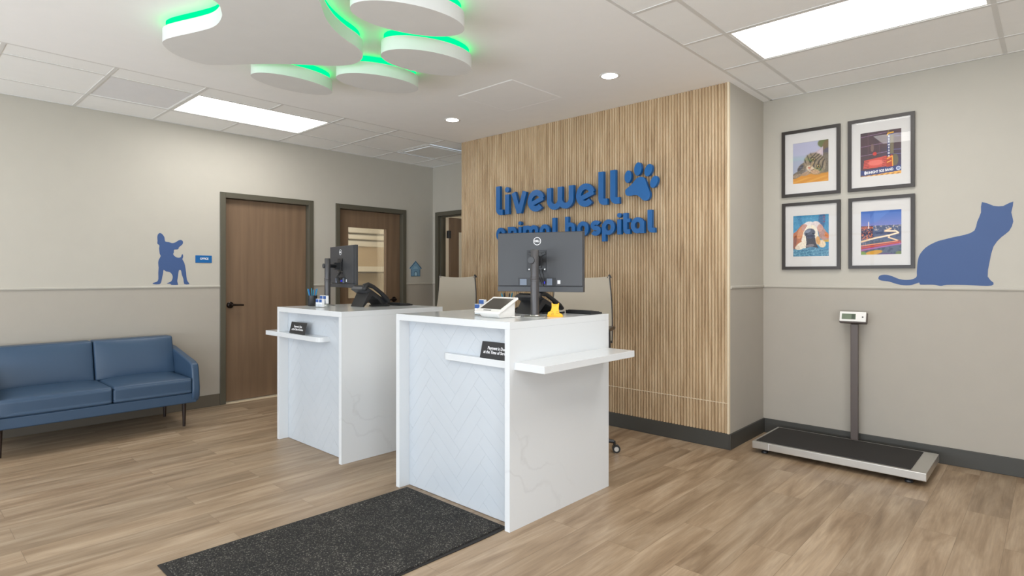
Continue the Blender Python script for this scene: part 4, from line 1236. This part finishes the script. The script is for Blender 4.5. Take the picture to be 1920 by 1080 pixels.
# ------------------------------------------------------------------ sofa
sf = thing('sofa', 'blue leather sofa with slim dark legs against the left wall', 'sofa', (-5.80, 1.18, 0))
SY0, SY1 = .49, 1.872           # along the wall
def rbox(nm, b, bev, parent=sf, m='leather', seg=5):
    return MB().box(*b).build(nm, m, parent, bevel=bev, seg=seg)
rbox('seat_rail', (-6.10, -5.425, SY0 + .02, SY1 - .02, .215, .300), .012)
mid = (SY0 + SY1) / 2 + .04
def cushion(nm, x0_, x1_, y0_, y1_, z0_, z1_, lean=0, puff=.018):
    mb = MB(); mb.box(x0_, x1_, y0_, y1_, z0_, z1_)
    bmesh.ops.subdivide_edges(mb.bm, edges=mb.bm.edges[:], cuts=7, use_grid_fill=True)
    cx_, cy_, cz_ = (x0_ + x1_) / 2, (y0_ + y1_) / 2, (z0_ + z1_) / 2
    hx, hy, hz = (x1_ - x0_) / 2, (y1_ - y0_) / 2, (z1_ - z0_) / 2
    thin = 0 if hx < hz else 2
    for v in mb.bm.verts:
        q = [(v.co.x - cx_) / hx, (v.co.y - cy_) / hy, (v.co.z - cz_) / hz]
        o_ = [i for i in range(3) if i != thin]
        f = (1 - q[o_[0]] ** 4) * (1 - q[o_[1]] ** 4)
        if thin == 0: v.co.x += puff * f * q[0]
        else: v.co.z += puff * f * q[2]
        v.co.x += lean * (v.co.z - z0_)
    o = mb.build(nm, 'leather', sf, bevel=0)
    b_ = o.modifiers.new('b', 'BEVEL'); b_.width = .022; b_.segments = 4; b_.limit_method = 'ANGLE'; b_.angle_limit = math.radians(50)
    for p in o.data.polygons: p.use_smooth = True
    return o
SEAM = 1.235
cushion('seat_cushion', -6.02, -5.41, SY0 + .065, SEAM - .003, .302, .430)
cushion('seat_cushion', -6.02, -5.41, SEAM + .003, SY1 - .062, .302, .430)
cushion('back_cushion', -5.99, -5.85, SY0 + .05, SEAM - .028, .425, .755, lean=-.26, puff=.02)
cushion('back_cushion', -5.99, -5.85, SEAM - .022, SY1 - .055, .425, .755, lean=-.26, puff=.02)
MB().prism([(-6.14, .25), (-6.04, .25), (-6.09, .66), (-6.16, .68)], XZ, SY0 + .03, SY1 - .03).build('back_frame', 'leather', sf, bevel=.015, seg=4)
for s_, ya, yb in ((-1, SY0, SY0 + .062), (1, SY1 - .062, SY1)):
    pr_ = [(-6.12, .205), (-5.50, .205), (-5.435, .225), (-5.405, .27), (-5.402, .34), (-5.425, .50), (-5.445, .545), (-5.50, .565), (-6.00, .655), (-6.12, .66)]
    ar = MB().prism(pr_, XZ, ya, yb).build('armrest', 'leather', sf, bevel=.016, seg=4)
for (x_, y_) in ((-5.54, SY1 - .085), (-5.54, SY0 + .085), (-6.05, SY1 - .085), (-6.05, SY0 + .085)):
    mb = MB(); mb.cyl((x_, y_, .216), (x_, y_, 0), .019, .011, n=16); autosmooth(mb.build('leg', 'leg', sf), 40)

# ------------------------------------------------------------------ floor mat
fm = thing('floor_mat', 'dark speckled carpet mat on the wood floor before the nearer counter', 'mat', (-2.52, 1.52, 0))
mb = MB(); mx0, mx1, my0, my1 = -2.965, -2.080, .845, 2.205
rp = []
def edge_pts(x, ya, yb, n, f): return [(x + f(i / n), ya + (yb - ya) * i / n) for i in range(n + 1)]
right = edge_pts(mx1, my0, my1, 24, lambda f: .006 * math.sin(f * 9) * (f < .97))
left = edge_pts(mx0, my1, my0, 24, lambda f: .002 * math.sin(f * 7) + .035 * (1 - f))
mb.prism(right + left, XY, 0.0004, .005); mb.build('rubber_border', 'rubber', fm, bevel=.0015)
mb = MB(); mb.box(mx0 + .045, mx1 - .018, my0 + .02, my1 - .02, .004, .012)
for v in mb.bm.verts:
    if v.co.x < -2.5: v.co.x = mx0 + .020 + .038 * (v.co.y - my0) / (my1 - my0)
mb.build('carpet_pile', 'carpet', fm, bevel=.003)

# ------------------------------------------------------------------ pet scale
ps = thing('pet_scale', 'low platform pet scale with a post display against the right wall', 'scale', (-1.10, 4.64, 0))
px0, px1, py0, py1, pz0, pz1 = -1.640, -.580, 4.372, 4.916, .036, .088
pf = MB().box(px0, px1, py0, py1, pz0, pz1).build('platform', 'steel', ps, bevel=.004)
MB().box(px0 + .022, px1 - .085, py0 + .028, py1 - .028, pz1 - .002, pz1 + .004).build('rubber_top', 'rubber', ps, bevel=.001)
MB().box(px0 + .116, px0 + .119, py0 - .0008, py0 + .002, pz0 + .002, pz1 - .002).build('seam', 'card_white', pf)
for x_ in (px0 + .07, px1 - .10):
    for y_ in (py0 + .06, py1 - .06):
        MB().lathe((x_, y_, 0), [(.022, 0), (.024, .004), (.022, .014), (.010, .018), (.010, .037), (.001, .037)], 20).build('foot', 'black', ps)
MB().box(-1.122, -1.072, 4.926, 4.956, .02, .945).build('post', 'scale_post', ps, bevel=.004)
MB().box(-1.122, -1.072, 4.90, 4.93, .040, .070).build('bracket', 'dark2', ps)
tilt = Vector((0, .28, 1)).normalized(); nn = Vector((0, -1, .28)).normalized()
hc = Vector((-1.103, 4.935, .990))
hd = MB().obox(hc, (1, 0, 0), tilt, nn, .090, .042, .020).build('display_back', 'scale_post', ps, bevel=.006, seg=3)
MB().obox(hc + nn * .022 + tilt * .005, (1, 0, 0), tilt, nn, .087, .037, .006).build('display_face', 'white_plastic', hd, bevel=.003)
MB().obox(hc + nn * .0285 + tilt * .004 - Vector((.026, 0, 0)), (1, 0, 0), tilt, nn, .046, .021, .0006).build('lcd', 'lcd', hd)
MB().obox(hc + nn * .0293 + tilt * .004 + Vector((.004, 0, 0)), (1, 0, 0), tilt, nn, .011, .017, .0004).build('lcd_digits', 'lcd_dark', hd)
mb = MB(); q = hc + nn * .0285 + Vector((.066, 0, 0)) + tilt * .003; mb.cyl(q, q + nn * .003, .0055, n=16); mb.build('button', 'dark2', hd)

# ------------------------------------------------------------------ framed pictures: painted prints
def canvas(w, h, c): return np.ones((h, w, 3)) * np.array(c, float)
def grids(w, h):
    v, u = np.mgrid[0:h, 0:w]
    return (u + .5) / w, (v + .5) / h
def mixin(img, mask, col, a=1.0):
    m_ = (np.clip(mask, 0, 1) * a)[..., None]
    img[:] = img * (1 - m_) + np.array(col, float) * m_
def soft(d, s_=.02): return 1 / (1 + np.exp(np.clip(d / s_ * 4, -50, 50)))
def el(u, v, cx, cy, rx, ry, ang=0, s_=.04):
    a = math.radians(ang); x, y = u - cx, v - cy
    p, q = x * math.cos(a) + y * math.sin(a), -x * math.sin(a) + y * math.cos(a)
    return soft(np.sqrt((p / rx) ** 2 + (q / ry) ** 2) - 1, s_ * 3)
def inpoly(u, v, P):
    r = np.zeros(u.shape, bool)
    for i in range(len(P)):
        (xa, ya), (xb, yb) = P[i - 1], P[i]
        c_ = ((ya > v) != (yb > v)) & (u < (xb - xa) * (v - ya) / ((yb - ya) or 1e-9) + xa)
        r ^= c_
    return r.astype(float)
def line(u, v, P, w):
    d = np.full(u.shape, 9.0)
    for (xa, ya), (xb, yb) in zip(P, P[1:]):
        t = np.clip(((u - xa) * (xb - xa) + (v - ya) * (yb - ya)) / ((xb - xa) ** 2 + (yb - ya) ** 2 + 1e-9), 0, 1)
        d = np.minimum(d, np.hypot(u - xa - t * (xb - xa), v - ya - t * (yb - ya)))
    return soft(d - w, w * .5)
rng = np.random.default_rng(4)
def noise(w, h, n):
    g_ = rng.random((n + 2, n + 2)); u, v = grids(w, h)
    x, y = u * n, v * n; i, j = x.astype(int), y.astype(int); fx, fy = x - i, y - j
    fx, fy = fx * fx * (3 - 2 * fx), fy * fy * (3 - 2 * fy)
    return (g_[j, i] * (1 - fx) + g_[j, i + 1] * fx) * (1 - fy) + (g_[j + 1, i] * (1 - fx) + g_[j + 1, i + 1] * fx) * fy
PW, PH = 132, 164
def pic_cat():
    u, v = grids(PW, PH); im = canvas(PW, PH, (165, 166, 190))
    mixin(im, soft(.0 + (v - .42)), (176, 176, 200)); mixin(im, (v > .32) * 1.0, (160, 170, 188), .6)
    mixin(im, el(u, v, .92, .08, .22, .12), (98, 108, 60)); mixin(im, el(u, v, .95, .22, .14, .2), (112, 92, 58)); mixin(im, el(u, v, .98, .45, .2, .25), (84, 78, 92))
    mixin(im, inpoly(u, v, [(0, .80), (.25, .76), (1, .70), (1, 1), (0, 1)]), (206, 138, 34))
    mixin(im, ((v > .86) & (np.sin(v * 60 + u * 14) > .3)) * 1.0, (224, 170, 70), .5)
    body = np.maximum(el(u, v, .86, .55, .34, .24), np.maximum(el(u, v, .30, .62, .18, .11, -28), el(u, v, .12, .78, .16, .07, -20)))
    mixin(im, body, (110, 98, 84)); mixin(im, el(u, v, .22, .62, .1, .04, -40), (72, 70, 78))
    mixin(im, el(u, v, .40, .76, .16, .05, -12), (170, 138, 108)); mixin(im, el(u, v, .13, .80, .13, .045, -10), (150, 130, 108))
    mixin(im, inpoly(u, v, [(.58, .30), (.84, .16), (.84, .38), (.74, .44)]), (188, 172, 182)); mixin(im, inpoly(u, v, [(.66, .30), (.80, .22), (.80, .36)]), (206, 186, 190))
    head = el(u, v, .62, .55, .31, .25, 28); mixin(im, head, (142, 124, 100))
    st_ = (np.sin((u * .75 + v * .66) * 70 + 2.5 * np.sin(v * 16)) > .25) * head * (el(u, v, .74, .48, .26, .24) > .3)
    mixin(im, st_, (52, 44, 38), .75)
    st2 = (np.sin((u * .9 - v * .4) * 60) > .45) * head * (u < .52) * (v < .52); mixin(im, st2, (60, 52, 44), .7)
    mixin(im, el(u, v, .50, .66, .12, .07, 25), (206, 186, 160)); mixin(im, el(u, v, .62, .74, .12, .06, 10), (186, 150, 116)); mixin(im, el(u, v, .47, .64, .04, .025, 20), (196, 120, 96))
    mixin(im, line(u, v, [(.46, .68), (.54, .70), (.60, .68)], .006), (70, 50, 40)); mixin(im, line(u, v, [(.50, .62), (.58, .52)], .018), (170, 140, 104))
    for ex, ey in ((.57, .44), (.72, .62)):
        mixin(im, el(u, v, ex, ey, .065, .05, 20), (48, 38, 30)); mixin(im, el(u, v, ex, ey, .048, .038, 20), (170, 140, 72)); mixin(im, el(u, v, ex, ey, .024, .03, 0), (16, 12, 12)); mixin(im, el(u, v, ex - .012, ey - .012, .008, .008), (250, 250, 250))
    for k in range(5): mixin(im, line(u, v, [(.50, .66 + .01 * k), (.18 + .05 * k, .60 + .05 * k)], .002), (230, 225, 215), .5)
    im += (noise(PW, PH, 60)[..., None] - .5) * 34 * np.maximum(head, body)[..., None]
    return im
def pic_theatre():
    u, v = grids(PW, PH); im = canvas(PW, PH, (62, 40, 50))
    mixin(im, soft(.52 - v, .3) * (u > .5), (52, 48, 92)); mixin(im, (noise(PW, PH, 7)), (84, 50, 54), .6)
    for k, y_ in enumerate((.05, .27, .47)): mixin(im, line(u, v, [(0, y_ + .05), (.66, y_ + .005 * k)], .004), (176, 140, 186), .8)
    for x_ in (.20, .47): mixin(im, line(u, v, [(x_, 0), (x_, .55)], .004), (126, 86, 96), .7)
    mixin(im, el(u, v, .30, .36, .04, .09), (116, 90, 84)); mixin(im, el(u, v, .36, .50, .05, .04), (200, 50, 40))
    for y_ in (.1, .16, .45, .55): mixin(im, line(u, v, [(.8, y_), (1, y_ + .01)], .006), (120, 130, 190), .7)
    mixin(im, inpoly(u, v, [(.10, .63), (.64, .57), (.66, .80), (.08, .82)]), (206, 74, 60)); mixin(im, el(u, v, .38, .70, .2, .06), (226, 110, 96))
    for k in range(5):
        mixin(im, line(u, v, [(.10, .66 + .035 * k), (.22, .65 + .035 * k)], .004), (50, 20, 24)); mixin(im, line(u, v, [(.54, .62 + .04 * k), (.64, .61 + .04 * k)], .004), (80, 30, 20))
    mixin(im, inpoly(u, v, [(.66, .10), (.80, .10), (.80, .56), (.66, .56)]), (30, 44, 104)); mixin(im, inpoly(u, v, [(.73, .12), (.81, .12), (.81, .54), (.73, .54)]), (112, 100, 74))
    mixin(im, line(u, v, [(.66, .12), (.68, .08), (.80, .07)], .014), (240, 180, 40)); mixin(im, line(u, v, [(.69, .0), (.69, .05)], .02), (120, 92, 60))
    mixin(im, el(u, v, .84, .68, .08, .13), (100, 92, 64)); mixin(im, inpoly(u, v, [(.64, .60), (.78, .55), (.80, .84), (.64, .84)]), (176, 60, 26))
    mixin(im, line(u, v, [(.66, .64), (.78, .59), (.79, .82)], .012), (250, 170, 50)); mixin(im, line(u, v, [(.66, .72), (.75, .69)], .008), (255, 200, 90))
    mixin(im, inpoly(u, v, [(0, .84), (.10, .86), (.55, .83), (1, .80), (1, .93), (.5, .96), (.0, .99)]), (36, 52, 112))
    mixin(im, inpoly(u, v, [(0, .985), (.5, .955), (1, .925), (1, 1), (0, 1)]), (236, 176, 82)); mixin(im, ((v > .955) & (np.sin(u * 50 + v * 90) > 0)) * 1.0, (130, 84, 30), .6)
    mixin(im, el(u, v, .92, .87, .055, .045), (206, 212, 226)); mixin(im, el(u, v, .92, .87, .035, .028), (120, 136, 180)); mixin(im, el(u, v, .13, .91, .028, .045), (226, 226, 230))
    return im
def pic_dog():
    u, v = grids(PW, PH); im = canvas(PW, PH, (56, 134, 174))
    mixin(im, noise(PW, PH, 4), (92, 160, 192), .6); mixin(im, el(u, v, .80, .14, .09, .26, 6), (44, 84, 128), .8); mixin(im, el(u, v, .20, .12, .06, .2, -14), (40, 112, 156), .6)
    for y_ in (.06, .12, .18): mixin(im, el(u, v, .86, y_, .035, .018), (130, 70, 100), .8)
    mixin(im, ((v > .54) & (v < .66) & (u > .82)) * 1.0, (200, 160, 44))
    # ears and cheeks
    mixin(im, inpoly(u, v, [(0, .44), (.10, .38), (.24, .24), (.34, .20), (.34, .50), (.20, .74), (.06, .86), (0, .84)]), (182, 104, 56))
    mixin(im, el(u, v, .05, .66, .05, .18, 10), (120, 64, 36), .8); mixin(im, el(u, v, .22, .42, .08, .16, 24), (214, 150, 104), .8)
    mixin(im, inpoly(u, v, [(.66, .20), (.78, .24), (.92, .42), (1, .52), (1, .60), (.84, .62), (.74, .56)]), (176, 134, 122)); mixin(im, el(u, v, .93, .50, .05, .08, -30), (206, 120, 60))
    # crown: two pale brows
    mixin(im, el(u, v, .44, .25, .15, .09, -8), (232, 220, 214)); mixin(im, el(u, v, .64, .25, .13, .09, 8), (222, 206, 202)); mixin(im, el(u, v, .33, .30, .09, .08), (196, 146, 128)); mixin(im, el(u, v, .75, .33, .08, .09, 20), (198, 150, 134))
    # white muzzle running down to the flews
    mixin(im, inpoly(u, v, [(.40, .26), (.60, .25), (.68, .36), (.72, .56), (.66, .78), (.30, .80), (.24, .60), (.30, .40)]), (238, 228, 208)); mixin(im, line(u, v, [(.53, .26), (.55, .34)], .012), (240, 214, 170), .8)
    mixin(im, el(u, v, .24, .73, .17, .085, -24), (236, 222, 200)); mixin(im, el(u, v, .13, .78, .07, .05), (222, 202, 176)); mixin(im, el(u, v, .80, .70, .11, .085, 26), (230, 206, 170)); mixin(im, el(u, v, .70, .62, .06, .10, -10), (214, 156, 84))
    mixin(im, inpoly(u, v, [(.36, .50), (.46, .56), (.62, .54), (.64, .66), (.70, .78), (.36, .80), (.38, .66)]), (58, 48, 50)); mixin(im, el(u, v, .48, .74, .12, .035, -6), (128, 114, 112)); mixin(im, el(u, v, .55, .79, .16, .02), (40, 34, 36))
    mixin(im, el(u, v, .47, .43, .15, .10, -6), (78, 80, 96)); mixin(im, el(u, v, .42, .39, .08, .035, -16), (126, 132, 148)); mixin(im, el(u, v, .50, .52, .12, .05, -4), (62, 66, 86)); mixin(im, el(u, v, .38, .46, .035, .02), (36, 34, 42)); mixin(im, el(u, v, .57, .45, .035, .02), (36, 34, 42))
    im += (noise(PW, PH, 55)[..., None] - .5) * 26
    tex = noise(PW, PH, 40); lo = soft(.80 + .03 * np.sin(u * 9) - v, .02) * (1 - el(u, v, .24, .73, .17, .085, -24)) * (1 - el(u, v, .80, .70, .11, .085, 26))
    mixin(im, lo, (86, 140, 166)); mixin(im, lo * (np.sin(v * 90 + 5 * tex + u * 12) > .35), (52, 104, 136), .7); mixin(im, lo * (tex < .3), (134, 182, 200), .6)
    return im
def pic_road():
    u, v = grids(PW, PH); im = canvas(PW, PH, (60, 104, 178))
    im[:] = np.array((46, 96, 176.)) * (1 - v[..., None] * 2.4).clip(0, 1) + np.array((132, 128, 190.)) * (v[..., None] * 2.4).clip(0, 1)
    mixin(im, inpoly(u, v, [(.36, 0), (.75, 0), (.40, .26), (.18, .30)]), (86, 128, 200), .5)
    mixin(im, (v > .34) * 1.0, (70, 82, 116)); n1 = noise(PW, PH, 50); n2 = noise(PW, PH, 24)
    mixin(im, ((v > .34) & (v < .45)) * (n1 > .6), (206, 186, 170), .8); mixin(im, ((v > .34) & (v < .62)) * (n2 > .55), (46, 58, 96), .8)
    mixin(im, ((v > .34) & (u < .30) & (v < .64)) * 1.0, (38, 30, 62), .8); mixin(im, ((v > .34) & (u < .30) & (v < .64)) * (n1 > .62), (224, 120, 70), .8); mixin(im, ((v > .36) & (v < .41) & (u < .3)) * 1.0, (190, 90, 50), .7)
    mixin(im, inpoly(u, v, [(.185, .40), (.19, .26), (.20, .24), (.21, .26), (.215, .40)]), (238, 214, 200))
    mixin(im, (v > .66) * 1.0, (84, 92, 112)); mixin(im, (v > .66) * (n2 > .6), (50, 60, 84), .7)
    mixin(im, line(u, v, [(0, .70), (.35, .62), (.70, .57), (.92, .52), (.86, .48), (.60, .47), (.74, .42)], .020), (236, 196, 150)); mixin(im, line(u, v, [(.2, .66), (.70, .57), (.92, .52), (.86, .48), (.62, .47)], .007), (255, 246, 226))
    mixin(im, line(u, v, [(.70, .60), (.68, .615), (1.0, .72)], .015), (240, 206, 166))
    mixin(im, inpoly(u, v, [(0, .78), (.95, .68), (1, .71), (1, .75), (0, .92)]), (150, 60, 70)); mixin(im, line(u, v, [(0, .79), (.9, .70)], .008), (246, 170, 110)); mixin(im, line(u, v, [(0, .84), (.95, .73)], .010), (214, 70, 50)); mixin(im, line(u, v, [(0, .89), (1, .76)], .014), (160, 96, 166))
    for x_ in (.06, .12, .95): mixin(im, line(u, v, [(x_, .70 + .02), (x_, .80)], .006), (200, 150, 170), .6)
    mixin(im, el(u, v, .32, .95, .22, .05, -8), (206, 150, 20)); mixin(im, el(u, v, .04, .98, .1, .06), (120, 150, 60)); mixin(im, el(u, v, .95, .97, .1, .05), (104, 120, 64)); mixin(im, el(u, v, .62, .99, .2, .03), (84, 60, 110))
    return im
def print_mat():
    m = bpy.data.materials.new('printed_paper'); m.use_nodes = True
    nt, b = nodes_of(m)
    a = N(nt, 'Attribute'); a.attribute_name = 'ink'
    nt.links.new(a.outputs['Color'], b.inputs['Base Color']); b.inputs['Roughness'].default_value = .5
    return m
M['print'] = print_mat()
def picture(x0_, x1_, z0_, z1_, im, label, sign=False):
    t = thing('framed_picture', label, 'framed picture', ((x0_ + x1_) / 2, YR, (z0_ + z1_) / 2), group='four framed prints on the right wall')
    fw_ = .024
    mb = MB()
    ya, yb = YR - .026, YR - .001
    # mitred frame
    o_ = [(x0_, z0_), (x1_, z0_), (x1_, z1_), (x0_, z1_)]; i_ = [(x0_ + fw_, z0_ + fw_), (x1_ - fw_, z0_ + fw_), (x1_ - fw_, z1_ - fw_), (x0_ + fw_, z1_ - fw_)]
    for k in range(4):
        mb.prism([o_[k], o_[(k + 1) % 4], i_[(k + 1) % 4], i_[k]], XZ, ya, yb)
    mb.build('frame', 'pic_frame', t)
    w_ = (x1_ - x0_) * .62 / 2; h_ = (z1_ - z0_) * .615 / 2; cx_, cz_ = (x0_ + x1_) / 2, (z0_ + z1_) / 2
    mb = MB(); wi, hi_ = w_ - .002, h_ - .002
    o2 = i_; i2 = [(cx_ - wi, cz_ - hi_), (cx_ + wi, cz_ - hi_), (cx_ + wi, cz_ + hi_), (cx_ - wi, cz_ + hi_)]
    for k in range(4):
        mb.prism([o2[k], o2[(k + 1) % 4], i2[(k + 1) % 4], i2[k]], XZ, YR - .012, YR - .009)
    mb.build('mat_board', 'mat_board', t)
    me = bpy.data.meshes.new('print')
    nx, ny = PW, PH
    xs = np.linspace(cx_ - w_, cx_ + w_, nx); zs = np.linspace(cz_ + h_, cz_ - h_, ny)
    P = [(x - t.location.x, YR - .0085 - t.location.y, z - t.location.z) for z in zs for x in xs]
    F = [(j * nx + i, (j + 1) * nx + i, (j + 1) * nx + i + 1, j * nx + i + 1) for j in range(ny - 1) for i in range(nx - 1)]
    me.from_pydata(P, [], F)
    at = me.color_attributes.new('ink', 'FLOAT_COLOR', 'POINT')
    c_ = np.clip(im, 0, 255) / 255; c_ = np.where(c_ <= .04045, c_ / 12.92, ((c_ + .055) / 1.055) ** 2.4)
    at.data.foreach_set('color', np.concatenate([c_.reshape(-1, 3), np.ones((nx * ny, 1))], 1).astype(np.float32).ravel())
    me.materials.append(M['print'])
    o = bpy.data.objects.new('print', me); COL.objects.link(o); o.parent = t
    if sign:
        text('lettering', 'IDNIGHT SOS BAND', .026, 'card_white', (cx_ - .005, YR - .0095, cz_ - h_ + .033), Matrix.Rotation(math.radians(-4), 3, 'Y') @ R_Y, t, extrude=.0002, width=w_ * 1.30, offset=.0009)
        for k, c2 in enumerate('BETHESDA'):
            text('lettering', c2, .018, 'card_white', (cx_ + w_ * .40, YR - .0095, cz_ + h_ * .70 - k * .0205), R_Y, t, extrude=.0002, offset=.0005)
    MB().obox((cx_, YR - .0188, cz_), (1, 0, 0), (0, -.006, 1), (0, 1, .006), (x1_ - x0_) / 2 - fw_ * .8, (z1_ - z0_) / 2 - fw_ * .8, .0008).build('glass', 'glass', t)
    MB().box(x0_ + .005, x1_ - .005, YR - .006, YR - .0005, z0_ + .005, z1_ - .005).build('backing', 'dark2', t)
    return t
picture(-1.636, -1.209, 1.940, 2.473, pic_cat(), 'framed print of a tabby cat lying on its side, upper left of four')
picture(-1.156, -.732, 1.941, 2.478, pic_theatre(), 'framed print of a lit theatre marquee at night, upper right of four', True)
picture(-1.634, -1.207, 1.354, 1.891, pic_dog(), 'framed print of a hound resting its muzzle on blue, lower left of four')
picture(-1.152, -.732, 1.358, 1.891, pic_road(), 'framed print of a city highway at dusk, lower right of four')
